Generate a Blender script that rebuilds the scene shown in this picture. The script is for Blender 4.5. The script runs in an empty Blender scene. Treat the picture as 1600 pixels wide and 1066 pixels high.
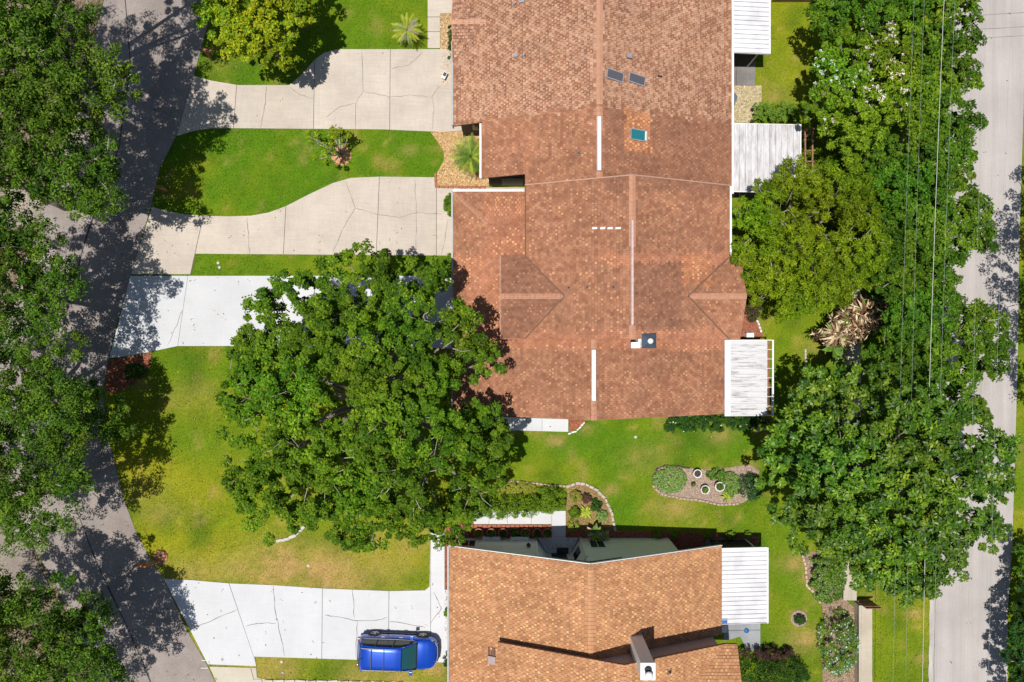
import bpy, bmesh, math, random
import numpy as np
from mathutils import Vector
random.seed(7)
SC = bpy.context.scene
COL = SC.collection
# ------------------------------------------------------------------ camera, sky, sun
H = 41.0          # drone height above the ground, metres
S = 26.0          # photo pixels per metre on the ground
cam_d = bpy.data.cameras.new("camera"); cam = bpy.data.objects.new("camera", cam_d); COL.objects.link(cam)
cam.location = (0, 0, H); cam.rotation_euler = (0, 0, 0)
cam_d.sensor_width = 36; cam_d.lens = 23.985; cam_d.clip_end = 2000; cam_d.clip_start = 0.5
SC.camera = cam
SHX, SHY = 0.19, 0.08      # shadow offset per metre of height (east, north)
sun_dir = Vector((-SHX, -SHY, 1)).normalized()      # towards the sun
elev = math.asin(sun_dir.z); azim = math.atan2(sun_dir.x, sun_dir.y)
W = bpy.data.worlds.new("World"); SC.world = W; W.use_nodes = True
nt = W.node_tree; bg = nt.nodes["Background"]
sky = nt.nodes.new("ShaderNodeTexSky"); sky.sky_type = 'NISHITA'; sky.sun_disc = False
sky.sun_elevation = elev; sky.sun_rotation = azim
nt.links.new(sky.outputs[0], bg.inputs[0]); bg.inputs[1].default_value = 0.073
sd = bpy.data.lights.new("sun", 'SUN'); sd.energy = 4.75; sd.angle = math.radians(0.5); sd.color = (1.0, 0.955, 0.89)
so = bpy.data.objects.new("sun", sd); COL.objects.link(so); so.location = (0, 0, 60)
so.rotation_euler = sun_dir.to_track_quat('Z', 'Y').to_euler()
SC.view_settings.view_transform = 'Standard'; SC.view_settings.look = 'None'
SC.view_settings.gamma = 1; SC.view_settings.exposure = 0.0; SC.view_settings.use_curve_mapping = False

# ------------------------------------------------------------------ helpers
def g(px, py, z=0.0):
    k = (1 - z / H) / S
    return ((px - 800) * k, (533 - py) * k)
def G(pts, z=0.0): return [g(a, b, z) for a, b in pts]
def srgb(r, gg, b):
    f = lambda c: ((c / 255) / 12.92 if c / 255 <= .04045 else ((c / 255 + .055) / 1.055) ** 2.4)
    return (f(r), f(gg), f(b))

def tag(o, label=None, cat=None, group=None, kind=None):
    if label: o['label'] = label
    if cat: o['category'] = cat
    if group: o['group'] = group
    if kind: o['kind'] = kind
    return o
def empty(name, loc=(0, 0, 0), rz=0, label=None, cat=None, group=None):
    o = bpy.data.objects.new(name, None); COL.objects.link(o); o.location = loc; o.rotation_euler = (0, 0, rz)
    o.empty_display_size = .2
    return tag(o, label, cat, group)
def link(name, me, mat=None, parent=None, kind=None, loc=None, rz=None):
    o = bpy.data.objects.new(name, me); COL.objects.link(o)
    if mat is not None and len(me.materials) == 0: me.materials.append(mat)
    if parent is not None: o.parent = parent
    if kind: o['kind'] = kind
    if loc is not None: o.location = loc
    if rz is not None: o.rotation_euler = (0, 0, rz)
    return o
def copy_tree(o, parent=None):
    c = o.copy(); COL.objects.link(c); c.parent = parent
    for ch in list(o.children): copy_tree(ch, c)
    return c

class MB:
    """collects polygons into one mesh"""
    def __init__(s): s.v = []; s.f = []; s.sm = []
    def add(s, vs, fs, smooth=False):
        n = len(s.v); s.v += [tuple(v) for v in vs]; s.f += [tuple(i + n for i in f) for f in fs]; s.sm += [smooth] * len(fs)
        return s
    def box(s, x0, x1, y0, y1, z0, z1):
        return s.add([(x0, y0, z0), (x1, y0, z0), (x1, y1, z0), (x0, y1, z0), (x0, y0, z1), (x1, y0, z1), (x1, y1, z1), (x0, y1, z1)],
                     [(0, 3, 2, 1), (4, 5, 6, 7), (0, 1, 5, 4), (1, 2, 6, 5), (2, 3, 7, 6), (3, 0, 4, 7)])
    def bar(s, a, b, w, h=None):
        """box beam from a to b, width w, height h"""
        a = Vector(a); b = Vector(b); d = (b - a); L = d.length; d.normalize(); h = h or w
        up = Vector((0, 0, 1)) if abs(d.z) < .95 else Vector((0, 1, 0))
        r = d.cross(up).normalized(); u = r.cross(d)
        vs = []
        for p in (a, b):
            for sx, sz in ((-1, -1), (1, -1), (1, 1), (-1, 1)): vs.append(p + r * (sx * w / 2) + u * (sz * h / 2))
        return s.add(vs, [(0, 1, 2, 3), (7, 6, 5, 4), (0, 4, 5, 1), (1, 5, 6, 2), (2, 6, 7, 3), (3, 7, 4, 0)])
    def tube(s, pts, rad, n=6, smooth=True):
        pts = [Vector(p) for p in pts]; vs = []; fs = []
        for i, p in enumerate(pts):
            d = (pts[min(i + 1, len(pts) - 1)] - pts[max(i - 1, 0)]).normalized()
            up = Vector((0, 0, 1)) if abs(d.z) < .9 else Vector((1, 0, 0))
            r = d.cross(up).normalized(); u = r.cross(d)
            R = rad[i] if hasattr(rad, '__len__') else rad
            for k in range(n):
                a = 2 * math.pi * k / n; vs.append(p + r * (R * math.cos(a)) + u * (R * math.sin(a)))
        for i in range(len(pts) - 1):
            for k in range(n):
                fs.append((i * n + k, i * n + (k + 1) % n, (i + 1) * n + (k + 1) % n, (i + 1) * n + k))
        fs.append(tuple(range(n - 1, -1, -1))); fs.append(tuple(range((len(pts) - 1) * n, len(pts) * n)))
        return s.add(vs, fs, smooth)
    def lathe(s, prof, n=20, c=(0, 0, 0), smooth=True):
        vs = []; fs = []
        for r, z in prof:
            for k in range(n):
                a = 2 * math.pi * k / n; vs.append((c[0] + r * math.cos(a), c[1] + r * math.sin(a), c[2] + z))
        for i in range(len(prof) - 1):
            for k in range(n): fs.append((i * n + k, i * n + (k + 1) % n, (i + 1) * n + (k + 1) % n, (i + 1) * n + k))
        return s.add(vs, fs, smooth)
    def prism(s, poly, z0, z1):
        """poly list of xy (any order), z0/z1 numbers or per-vertex functions z(x,y)"""
        area = sum(poly[i][0] * poly[(i + 1) % len(poly)][1] - poly[(i + 1) % len(poly)][0] * poly[i][1] for i in range(len(poly)))
        if area < 0: poly = poly[::-1]
        f0 = z0 if callable(z0) else (lambda x, y: z0); f1 = z1 if callable(z1) else (lambda x, y: z1)
        n = len(poly)
        vs = [(x, y, f0(x, y)) for x, y in poly] + [(x, y, f1(x, y)) for x, y in poly]
        fs = [tuple(range(n - 1, -1, -1)), tuple(range(n, 2 * n))] + [(i, (i + 1) % n, n + (i + 1) % n, n + i) for i in range(n)]
        return s.add(vs, fs)
    def mesh(s, name):
        me = bpy.data.meshes.new(name); me.from_pydata(s.v, [], s.f)
        me.polygons.foreach_set('use_smooth', s.sm); me.update(); return me
    def build(s, name, mat, parent=None, kind=None, loc=None, rz=None, bevel=0):
        me = s.mesh(name)
        if bevel:
            bm = bmesh.new(); bm.from_mesh(me)
            bmesh.ops.bevel(bm, geom=[e for e in bm.edges if len(e.link_faces) == 2 and e.calc_face_angle(0) > .6], offset=bevel, segments=2, affect='EDGES', profile=.7)
            bm.to_mesh(me); bm.free()
        return link(name, me, mat, parent, kind, loc, rz)

def raw_mesh(name, V, nper, cols=None, smooth=False, quads=False):
    """V: (N*nper,3) float array, each leaf nper verts -> one polygon; cols (N,3)"""
    me = bpy.data.meshes.new(name); n = len(V); N = n // nper
    me.vertices.add(n); me.vertices.foreach_set('co', V.astype(np.float32).ravel())
    me.loops.add(n); me.loops.foreach_set('vertex_index', np.arange(n, dtype=np.int32))
    me.polygons.add(N); me.polygons.foreach_set('loop_start', np.arange(0, n, nper, dtype=np.int32))
    me.update(calc_edges=True)
    if cols is not None:
        a = me.attributes.new('Col', 'FLOAT_COLOR', 'POINT')
        c = np.ones((n, 4), np.float32); c[:, :3] = np.repeat(cols, nper, axis=0); a.data.foreach_set('color', c.ravel())
    return me

def inpoly(x, y, poly):
    c = np.zeros(x.shape, bool); n = len(poly)
    for i in range(n):
        x0, y0 = poly[i]; x1, y1 = poly[(i + 1) % n]
        if y0 == y1: continue
        m = ((y0 > y) != (y1 > y)) & (x < (x1 - x0) * (y - y0) / (y1 - y0) + x0)
        c ^= m
    return c
_ng = {}
def vnoise(x, y, sc, seed):
    if seed not in _ng: _ng[seed] = np.random.RandomState(seed).rand(256, 256)
    G_ = _ng[seed]; u = x / sc + 1000; v = y / sc + 1000
    i = np.floor(u).astype(int); j = np.floor(v).astype(int); fu = u - i; fv = v - j
    fu = fu * fu * (3 - 2 * fu); fv = fv * fv * (3 - 2 * fv); i &= 255; j &= 255; i1 = (i + 1) & 255; j1 = (j + 1) & 255
    return (G_[i, j] * (1 - fu) + G_[i1, j] * fu) * (1 - fv) + (G_[i, j1] * (1 - fu) + G_[i1, j1] * fu) * fv
def fbm(x, y, sc, seed): return .5 * vnoise(x, y, sc, seed) + .3 * vnoise(x, y, sc / 2.1, seed + 1) + .2 * vnoise(x, y, sc / 4.3, seed + 2)

def inset(poly, d):
    area = sum(poly[i][0] * poly[(i + 1) % len(poly)][1] - poly[(i + 1) % len(poly)][0] * poly[i][1] for i in range(len(poly)))
    P = poly if area > 0 else poly[::-1]; out = []; n = len(P)
    for i in range(n):
        a = Vector(P[i - 1]); b = Vector(P[i]); c = Vector(P[(i + 1) % n])
        e1 = (b - a).normalized(); e2 = (c - b).normalized()
        n1 = Vector((-e1.y, e1.x)); n2 = Vector((-e2.y, e2.x)); m = n1 + n2; L = m.length
        if L < .2: out.append((b.x, b.y)); continue
        m /= L; k = d / max(.35, m.dot(n1)); out.append((b.x + m.x * k, b.y + m.y * k))
    return out

# ------------------------------------------------------------------ materials
def newmat(name):
    m = bpy.data.materials.new(name); m.use_nodes = True; t = m.node_tree; return m, t, t.nodes['Principled BSDF']
def noise(t, scale, detail=4, vec=None, rough=.55):
    n = t.nodes.new('ShaderNodeTexNoise'); n.inputs['Scale'].default_value = scale; n.inputs['Detail'].default_value = detail; n.inputs['Roughness'].default_value = rough
    if vec is None:
        ge = t.nodes.new('ShaderNodeNewGeometry'); vec = ge.outputs['Position']
    t.links.new(vec, n.inputs['Vector']); return n.outputs['Fac']
def ramp(t, fac, stops):
    r = t.nodes.new('ShaderNodeValToRGB'); e = r.color_ramp.elements
    while len(e) < len(stops): e.new(.5)
    for k, (p, c) in enumerate(stops): e[k].position = p; e[k].color = (*c, 1) if len(c) == 3 else c
    t.links.new(fac, r.inputs[0]); return r.outputs[0]
def mul(t, a, b, fac=1.0, mode='MULTIPLY'):
    m = t.nodes.new('ShaderNodeMix'); m.data_type = 'RGBA'; m.blend_type = mode; m.inputs['Factor'].default_value = fac
    t.links.new(a, m.inputs['A']); t.links.new(b, m.inputs['B']); return m.outputs['Result']
def bump(t, b, fac, strength=.3, dist=.02):
    n = t.nodes.new('ShaderNodeBump'); n.inputs['Strength'].default_value = strength; n.inputs['Distance'].default_value = dist
    t.links.new(fac, n.inputs['Height']); t.links.new(n.outputs[0], b.inputs['Normal'])
def simple(name, c, rough=.6, metal=0, var=.15, scale=6, bmp=.15, spec=.5, coat=0):
    m, t, b = newmat(name)
    f = noise(t, scale, 5)
    lo = tuple(x * (1 - var) for x in c); hi = tuple(min(1, x * (1 + var)) for x in c)
    t.links.new(ramp(t, f, [(.3, lo), (.7, hi)]), b.inputs['Base Color'])
    b.inputs['Roughness'].default_value = rough; b.inputs['Metallic'].default_value = metal
    b.inputs['Specular IOR Level'].default_value = spec; b.inputs['Coat Weight'].default_value = coat
    if bmp: bump(t, b, noise(t, scale * 6, 3), bmp, .01)
    return m
def attrmat(name, rough=.6, spec=.3, transl=0, bscale=0, bstr=.2, nscale=0):
    m, t, b = newmat(name)
    a = t.nodes.new('ShaderNodeAttribute'); a.attribute_name = 'Col'; c = a.outputs['Color']
    if name == 'asphalt_shingle':
        ge = t.nodes.new('ShaderNodeNewGeometry'); mp = t.nodes.new('ShaderNodeMapping'); mp.inputs['Scale'].default_value = (.35, 3.2, 1); t.links.new(ge.outputs['Position'], mp.inputs[0])
        c = mul(t, c, ramp(t, noise(t, 1, 5, mp.outputs[0], .65), [(.3, (.86, .84, .83)), (.65, (1.05,) * 3)]))
        c = mul(t, c, ramp(t, noise(t, .3, 3), [(.35, (.9, .9, .91)), (.65, (1.04,) * 3)]))
    if nscale: c = mul(t, c, ramp(t, noise(t, nscale, 4), [(.25, (.72, .72, .72)), (.75, (1.2, 1.2, 1.2))]))
    t.links.new(c, b.inputs['Base Color']); b.inputs['Roughness'].default_value = rough; b.inputs['Specular IOR Level'].default_value = spec
    if bscale: bump(t, b, noise(t, bscale, 3), bstr, .01)
    if transl:
        tr = t.nodes.new('ShaderNodeBsdfTranslucent'); t.links.new(c, tr.inputs['Color'])
        mx = t.nodes.new('ShaderNodeMixShader'); mx.inputs[0].default_value = transl
        out = t.nodes['Material Output']; t.links.new(b.outputs[0], mx.inputs[1]); t.links.new(tr.outputs[0], mx.inputs[2]); t.links.new(mx.outputs[0], out.inputs[0])
    return m
def concrete(name, base, stain, streak=.1, fine=.1):
    m, t, b = newmat(name)
    ge = t.nodes.new('ShaderNodeNewGeometry'); pos = ge.outputs['Position']
    c = ramp(t, noise(t, .55, 5, pos, .6), [(.33, stain), (.64, base)])
    mp = t.nodes.new('ShaderNodeMapping'); mp.inputs['Scale'].default_value = (.5, 7, 1); t.links.new(pos, mp.inputs[0])
    c = mul(t, c, ramp(t, noise(t, 1.6, 4, mp.outputs[0], .7), [(.3, (1 - streak,) * 3), (.7, (1,) * 3)]))
    mp2 = t.nodes.new('ShaderNodeMapping'); mp2.inputs['Scale'].default_value = (7, .5, 1); t.links.new(pos, mp2.inputs[0])
    c = mul(t, c, ramp(t, noise(t, 1.3, 4, mp2.outputs[0], .7), [(.3, (1 - streak * .7,) * 3), (.7, (1,) * 3)]))
    c = mul(t, c, ramp(t, noise(t, 22, 3, pos), [(.3, (1 - fine,) * 3), (.6, (1,) * 3)]))
    oi = t.nodes.new('ShaderNodeObjectInfo'); c = mul(t, c, ramp(t, oi.outputs['Random'], [(0, (.93,) * 3), (1, (1.03,) * 3)]))
    c = mul(t, c, ramp(t, noise(t, 2.6, 6, pos, .7), [(.22, (.72, .70, .67)), (.36, (1,) * 3)]))
    t.links.new(c, b.inputs['Base Color']); b.inputs['Roughness'].default_value = .85; b.inputs['Specular IOR Level'].default_value = .25
    bump(t, b, noise(t, 60, 3, pos), .25, .004)
    return m
M = {}
M['conc_tan'] = concrete('tan_concrete', (.625, .55, .465), (.53, .46, .39), .12, .12)
M['conc_white'] = concrete('white_painted_concrete', (.625, .632, .645), (.57, .578, .595), .05, .06)
M['conc_beige'] = concrete('beige_concrete', (.62, .57, .46), (.54, .48, .38), .08, .1)
M['conc_grey'] = concrete('grey_concrete', (.33, .31, .29), (.2, .19, .18), .2, .2)
M['conc_wall'] = concrete('wall_concrete', (.56, .50, .40), (.46, .40, .31), .1, .1)
M['crack'] = simple('dark_crack', (.19, .17, .145), .95, bmp=0, spec=.1)
M['lawn'] = attrmat('lawn_soil', .95, .1, 0, 30, .6, 9)
M['blade'] = attrmat('grass_blade', .7, .15, .35)
M['leaf'] = attrmat('leaf', .6, .14, .3)
M['leaf_gloss'] = attrmat('glossy_leaf', .42, .3, .2)
M['shingle'] = attrmat('asphalt_shingle', .9, .15, 0, 70, .5, 3.5)
M['chip'] = attrmat('loose_chip', .9, .15)
M['bark'] = simple('bark', (.22, .19, .15), .9, var=.4, scale=8, bmp=.6)
M['bark_pale'] = simple('pale_bark', (.42, .38, .32), .9, var=.3, scale=8, bmp=.5)
M['white'] = simple('white_trim', (.74, .74, .73), .5, var=.05)
M['gutter'] = simple('gutter_metal', (.36, .35, .34), .45, var=.12)
M['fascia'] = simple('brown_fascia', (.12, .055, .035), .7, var=.3)
M['deck'] = simple('roof_deck', (.2, .11, .075), .9, var=.2)
M['stucco'] = simple('cream_stucco', (.76, .75, .71), .9, var=.05, scale=2, bmp=.5)
M['stucco_brown'] = simple('brown_stucco', (.16, .12, .10), .9, var=.1, bmp=.4)
M['stucco_mauve'] = simple('mauve_stucco', (.36, .29, .27), .9, var=.08, bmp=.4)
M['black'] = simple('dark_metal', (.03, .03, .032), .5, var=.1)
M['grey'] = simple('grey_metal', (.30, .29, .31), .45, var=.12)
M['wire'] = simple('pale_wire', (.5, .5, .46), .5, var=.05, bmp=0)
M['wire_dark'] = simple('grey_wire', (.34, .38, .34), .6, var=.05, bmp=0)
M['wood'] = simple('weathered_wood', (.26, .14, .08), .85, var=.35, scale=5, bmp=.5)
M['wood_orange'] = simple('cedar_post', (.42, .19, .08), .8, var=.3, scale=8, bmp=.4)
M['terracotta'] = simple('terracotta', (.42, .17, .09), .8, var=.15)
M['potwhite'] = simple('white_glazed_pot', (.7, .7, .68), .45, var=.06)
M['soil'] = simple('dark_soil', (.05, .035, .025), .95, var=.4, scale=20, bmp=.6)
M['brick'] = simple('red_brick', (.36, .13, .075), .9, var=.35, scale=12, bmp=.5)
M['stone'] = simple('edging_stone', (.45, .38, .31), .9, var=.25, scale=7, bmp=.5)
M['asphalt'] = None
def mk_asphalt():
    m, t, b = newmat('worn_asphalt')
    c = ramp(t, noise(t, .5, 6), [(.3, (.24, .205, .185)), (.7, (.345, .30, .275))])
    c = mul(t, c, ramp(t, noise(t, 30, 3), [(.3, (.7,) * 3), (.7, (1.2,) * 3)]))
    t.links.new(c, b.inputs['Base Color']); b.inputs['Roughness'].default_value = .95; b.inputs['Specular IOR Level'].default_value = .15
    bump(t, b, noise(t, 90, 2), .4, .006); M['asphalt'] = m
    m, t, b = newmat('pale_road_surface')
    ge = t.nodes.new('ShaderNodeNewGeometry'); pos = ge.outputs['Position']
    c = ramp(t, noise(t, .4, 6, pos), [(.3, (.40, .37, .35)), (.7, (.49, .45, .43))])
    mp = t.nodes.new('ShaderNodeMapping'); mp.inputs['Scale'].default_value = (2.4, .06, 1); t.links.new(pos, mp.inputs[0])
    c = mul(t, c, ramp(t, noise(t, 1, 4, mp.outputs[0], .65), [(.3, (.84,) * 3), (.7, (1.04,) * 3)]))
    c = mul(t, c, ramp(t, noise(t, 40, 3, pos), [(.3, (.85,) * 3), (.7, (1.06,) * 3)]))
    v = t.nodes.new('ShaderNodeTexVoronoi'); v.inputs['Scale'].default_value = 1.3; t.links.new(pos, v.inputs['Vector'])
    c = mul(t, c, ramp(t, v.outputs['Distance'], [(.02, (1.25,) * 3), (.06, (1,) * 3)]))
    t.links.new(c, b.inputs['Base Color']); b.inputs['Roughness'].default_value = .95; b.inputs['Specular IOR Level'].default_value = .15
    bump(t, b, noise(t, 70, 2, pos), .3, .005); M['road_pale'] = m
    # weathered white sheet roofing
    m, t, b = newmat('white_sheet_roofing')
    ge = t.nodes.new('ShaderNodeNewGeometry'); pos = ge.outputs['Position']
    mp = t.nodes.new('ShaderNodeMapping'); mp.inputs['Scale'].default_value = (.6, 6, 1); t.links.new(pos, mp.inputs[0])
    c = ramp(t, noise(t, 1.5, 6, mp.outputs[0], .7), [(.34, (.28, .25, .23)), (.5, (.60, .60, .62))])
    t.links.new(c, b.inputs['Base Color']); b.inputs['Roughness'].default_value = .5; M['sheet'] = m
    m, t, b = newmat('mottled_white_sheet')
    ge = t.nodes.new('ShaderNodeNewGeometry'); pos = ge.outputs['Position']
    mp = t.nodes.new('ShaderNodeMapping'); mp.inputs['Scale'].default_value = (4, .7, 1); t.links.new(pos, mp.inputs[0])
    c = ramp(t, noise(t, 1.2, 8, mp.outputs[0], .75), [(.34, (.34, .32, .31)), (.58, (.63, .62, .64))])
    t.links.new(c, b.inputs['Base Color']); b.inputs['Roughness'].default_value = .6; M['sheet_mottled'] = m
    m, t, b = newmat('clean_white_sheet')
    c = ramp(t, noise(t, .9, 6), [(.36, (.56, .56, .58)), (.56, (.69, .69, .71))])
    t.links.new(c, b.inputs['Base Color']); b.inputs['Roughness'].default_value = .5; M['sheet_clean'] = m
    # insect screen
    m, t, b = newmat('insect_screen'); b.inputs['Base Color'].default_value = (.015, .015, .016, 1); b.inputs['Roughness'].default_value = .8
    b.inputs['Alpha'].default_value = .72; M['screen'] = m
    m, t, b = newmat('window_glass'); b.inputs['Base Color'].default_value = (.02, .025, .03, 1); b.inputs['Roughness'].default_value = .06; b.inputs['Specular IOR Level'].default_value = .8; M['glass'] = m
    m, t, b = newmat('grey_skylight_glass'); b.inputs['Base Color'].default_value = (.10, .095, .11, 1); b.inputs['Roughness'].default_value = .2; M['sky_grey'] = m
    m, t, b = newmat('teal_skylight_glass'); b.inputs['Base Color'].default_value = (.02, .17, .19, 1); b.inputs['Roughness'].default_value = .15; M['sky_teal'] = m
mk_asphalt()

# ------------------------------------------------------------------ ground polygons (photo pixels on the ground)
ROAD_E = [(352, -120), (335, 0), (316, 70), (300, 128), (276, 212), (250, 262), (236, 322), (205, 429), (184, 500), (170, 558), (163, 600), (164, 650), (176, 710), (192, 775), (212, 830), (234, 872), (256, 905), (292, 985), (324, 1040), (352, 1100), (390, 1190)]
ROAD_W = [(px - 172 - (8 if i in (8, 9, 10) else 0), py) for i, (px, py) in enumerate(ROAD_E)]
D1 = [(303, 119), (330, 126), (372, 133), (452, 133), (470, 118), (492, 93), (506, 83), (527, 77), (722, 77), (722, 205), (690, 207), (600, 203), (363, 201), (330, 201), (300, 206), (276, 213)]
D2 = [(238, 323), (262, 330), (290, 335), (318, 337), (360, 338), (392, 337), (420, 332), (447, 322), (480, 305), (520, 286), (548, 278), (593, 276), (680, 277), (680, 293), (824, 293), (824, 302), (716, 302), (716, 400), (306, 397), (299, 429), (205, 429)]
D3 = [(204, 431), (716, 431), (716, 546), (660, 543), (360, 541), (278, 541), (240, 549), (206, 556), (171, 560)]
D4 = [(256, 904), (300, 906), (358, 911), (430, 914), (504, 919), (608, 923), (664, 922), (671, 916), (673, 832), (695, 832), (695, 921), (722, 922), (722, 1036), (398, 1026), (401, 1041), (325, 1038)]
D5 = [(327, 1041), (401, 1043), (402, 1058), (420, 1062), (600, 1064), (722, 1066), (722, 1190), (392, 1190), (354, 1100)]
WALK_A = [(668, -60), (726, -60), (726, 22), (688, 22), (688, 76), (668, 76)]
WALK_B = [(740, 650), (888, 655), (888, 675), (740, 671)]
WALK_F = [(740, 798), (884, 798), (884, 850), (862, 850), (862, 819), (740, 819)]
RIGHT_ROAD = [(1505, -160), (1626, -160), (1604, 0), (1592, 400), (1590, 560), (1586, 700), (1581, 860), (1574, 960), (1574, 1066), (1570, 1230), (1448, 1230), (1452, 1066), (1455, 930), (1468, 500), (1490, 0)]
HOUSES = [[(712, -80), (1122, -80), (1122, 218), (1120, 655), (712, 655), (712, 318), (762, 318), (762, 225), (712, 225)], [(712, 845), (1112, 845), (1112, 1200), (712, 1200)]]
BED_GRAVEL1 = [(688, 22), (722, 22), (722, 133), (688, 133)]
BED_GRAVEL2 = [(673, 207), (724, 205), (764, 205), (764, 292), (682, 292), (682, 272), (693, 252), (694, 238), (684, 222)]
BED_RED1 = [(171, 561), (206, 557), (238, 550), (234, 575), (212, 596), (196, 608), (172, 616), (163, 605)]
BED_RED2 = [(888, 655), (915, 657), (904, 668), (890, 676)]
BED_F = [(697, 826), (720, 818), (862, 820), (862, 850), (884, 850), (884, 828), (960, 828), (1185, 836), (1185, 850), (1110, 858), (700, 860), (699, 1000), (694, 1000), (695, 850)]
BED_G = [(886, 762), (895, 756), (912, 756), (932, 765), (946, 780), (955, 800), (960, 828), (884, 828)]
BED_ISL = [(1022, 738), (1030, 729), (1056, 729), (1092, 733), (1120, 733), (1170, 726), (1186, 735), (1186, 770), (1160, 786), (1125, 787), (1095, 780), (1060, 777), (1030, 771), (1021, 757)]
BED_E = [(1120, 482), (1172, 486), (1188, 512), (1194, 529), (1120, 529)]
BED_RB = [(1254, 862), (1262, 892), (1262, 915), (1280, 930), (1284, 948), (1290, 1000), (1284, 1030), (1290, 1200), (1335, 1200), (1335, 950), (1314, 930), (1310, 862)]
PATIO_A = [(1118, 96), (1180, 96), (1180, 134), (1118, 134)]
GRAVEL_A = [(1118, 134), (1190, 134), (1190, 170), (1178, 192), (1118, 192)]
PATIO_F = [(1130, 972), (1188, 972), (1188, 1015), (1168, 1018), (1156, 995), (1130, 1002)]
VERGE = [(a - 1, b) for a, b in ROAD_W] + [(-500, 1190), (-500, -120)]

def strip_litter():
    pass
# ---- lawn colours: real patches of green, straw and bare turf
PATCHES = [(440, 885, 60, 1.0), (505, 900, 70, .9), (380, 895, 50, .6), (600, 880, 50, .4), (250, 800, 30, .4), (300, 895, 40, .5), (230, 770, 40, .25), (640, 850, 30, .7), (590, 850, 40, .4), (660, 820, 25, .6),
           (869, 688, 14, .9), (917, 672, 10, .9), (1125, 680, 22, .5), (1010, 715, 35, .35), (1050, 795, 30, .6), (955, 765, 12, .7), (1170, 730, 14, .5),
           (1240, 880, 22, .7), (1262, 905, 16, .7), (1255, 1000, 30, .7), (1375, 1000, 8, .3), (1430, 960, 14, .7), (1440, 1030, 12, .7), (345, 100, 30, .15), (640, 235, 14, .35), (1215, 150, 22, .5),
           (430, 1045, 40, .6), (560, 1052, 30, .6), (620, 1060, 40, .6), (680, 1045, 25, .7), (1596, 700, 12, .5), (220, 600, 20, .35), (1270, 545, 10, .4), (300, 620, 40, .2)]
def lawn_col(x, y):
    px = x * S + 800; py = 533 - y * S
    n1 = fbm(x, y, 3.2, 11); n2 = fbm(x, y, .9, 31); n3 = fbm(x, y, .28, 51) * .65 + .35 * vnoise(x, y, .09, 55)
    yel = np.clip((n1 - .42) * 2.2 + (n2 - .5) * 1.0, 0, 1)
    reg = np.full(x.shape, .30)
    reg = np.where((py > 540) & (px < 700), .55 + .25 * np.clip((py - 640) / 200, 0, 1), reg)          # big front lawn
    reg = np.where((py < 345) & (px < 700), .14, reg)                                                # lawn between driveways
    reg = np.where((py < 80) & (px < 700), .3, reg)
    reg = np.where((px > 800) & (px < 1200) & (py > 600), .26, reg)
    reg = np.where((px > 1120) & (py < 420), .55, reg)
    reg = np.where((px > 1200) & (py > 480), .42, reg)
    reg = np.where((px > 1340) & (py > 800), .6, reg)
    # mowing stripes
    st = .5 + .5 * np.sin(py / 19.0 + .3 * np.sin(px / 90))
    reg = reg + np.where((py > 540) & (px < 700), (st - .5) * .34, (st - .5) * .07)
    yel = np.clip(reg * .85 + (yel - .4) * .45, 0, 1)[..., None]
    green = np.array([.075, .155, .006]); yell = np.array([.245, .235, .012]); brown = np.array([.36, .23, .09]); dk = np.array([.045, .10, .006])
    c = green * (1 - yel) + yell * yel
    d = np.clip((fbm(x, y, 2.1, 77) - .5) * 2, 0, .6)[..., None]; c = c * (1 - d) + dk * d
    br = np.clip((n2 - .62) * 2.2, 0, .35) * (.3 + n1)
    for a, b, r, s in PATCHES:
        q = np.exp(-(((px - a) / r) ** 2 + ((py - b) / (r * .6)) ** 2)); br = np.maximum(br, s * q * np.clip(.25 + 1.6 * n3 * n2 * 1.6, 0, 1.1))
    br = np.clip(br, 0, .9)[..., None]; c = c * (1 - br) + brown * br
    return c * (1.12 + .6 * n3)[..., None]

# ground sheet to the horizon, lawn grid in the middle
MB().add([(-600, -600, -.03), (600, -600, -.03), (600, 600, -.03), (-600, 600, -.03)], [(0, 1, 2, 3)]).build('ground', simple('far_ground', (.1, .13, .03), .95, var=.4, scale=.3), kind='structure')
def lawn():
    st = .3; xs = np.arange(-46, 46.01, st); ys = np.arange(-31, 31.01, st); X, Y = np.meshgrid(xs, ys, indexing='ij')
    Z = (fbm(X, Y, 2.5, 5) - .5) * .02 - .012
    nx, ny = X.shape; V = np.stack([X, Y, Z], -1).reshape(-1, 3)
    idx = np.arange(nx * ny).reshape(nx, ny); F = np.stack([idx[:-1, :-1], idx[1:, :-1], idx[1:, 1:], idx[:-1, 1:]], -1).reshape(-1)
    me = bpy.data.meshes.new('lawn'); me.vertices.add(len(V)); me.vertices.foreach_set('co', V.astype(np.float32).ravel())
    me.loops.add(len(F)); me.loops.foreach_set('vertex_index', F.astype(np.int32)); n = len(F) // 4
    me.polygons.add(n); me.polygons.foreach_set('loop_start', np.arange(0, 4 * n, 4, dtype=np.int32)); me.update(calc_edges=True)
    a = me.attributes.new('Col', 'FLOAT_COLOR', 'POINT'); c = np.ones((len(V), 4), np.float32); c[:, :3] = lawn_col(V[:, 0], V[:, 1]) * .8; a.data.foreach_set('color', c.ravel())
    link('lawn', me, M['lawn'], kind='structure')
lawn()
EXCL = [G(ROAD_W + ROAD_E[::-1])] + [G(p) for p in (D1, D2, D3, D4, D5, WALK_A, WALK_B, WALK_F, RIGHT_ROAD, BED_GRAVEL1, BED_GRAVEL2, BED_RED1, BED_RED2, BED_F, BED_G, BED_ISL, BED_E, BED_RB, PATIO_A, GRAVEL_A, PATIO_F, VERGE)] + [G(p) for p in HOUSES]
EXCL = [inset(p, .02) for p in EXCL]
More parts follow.
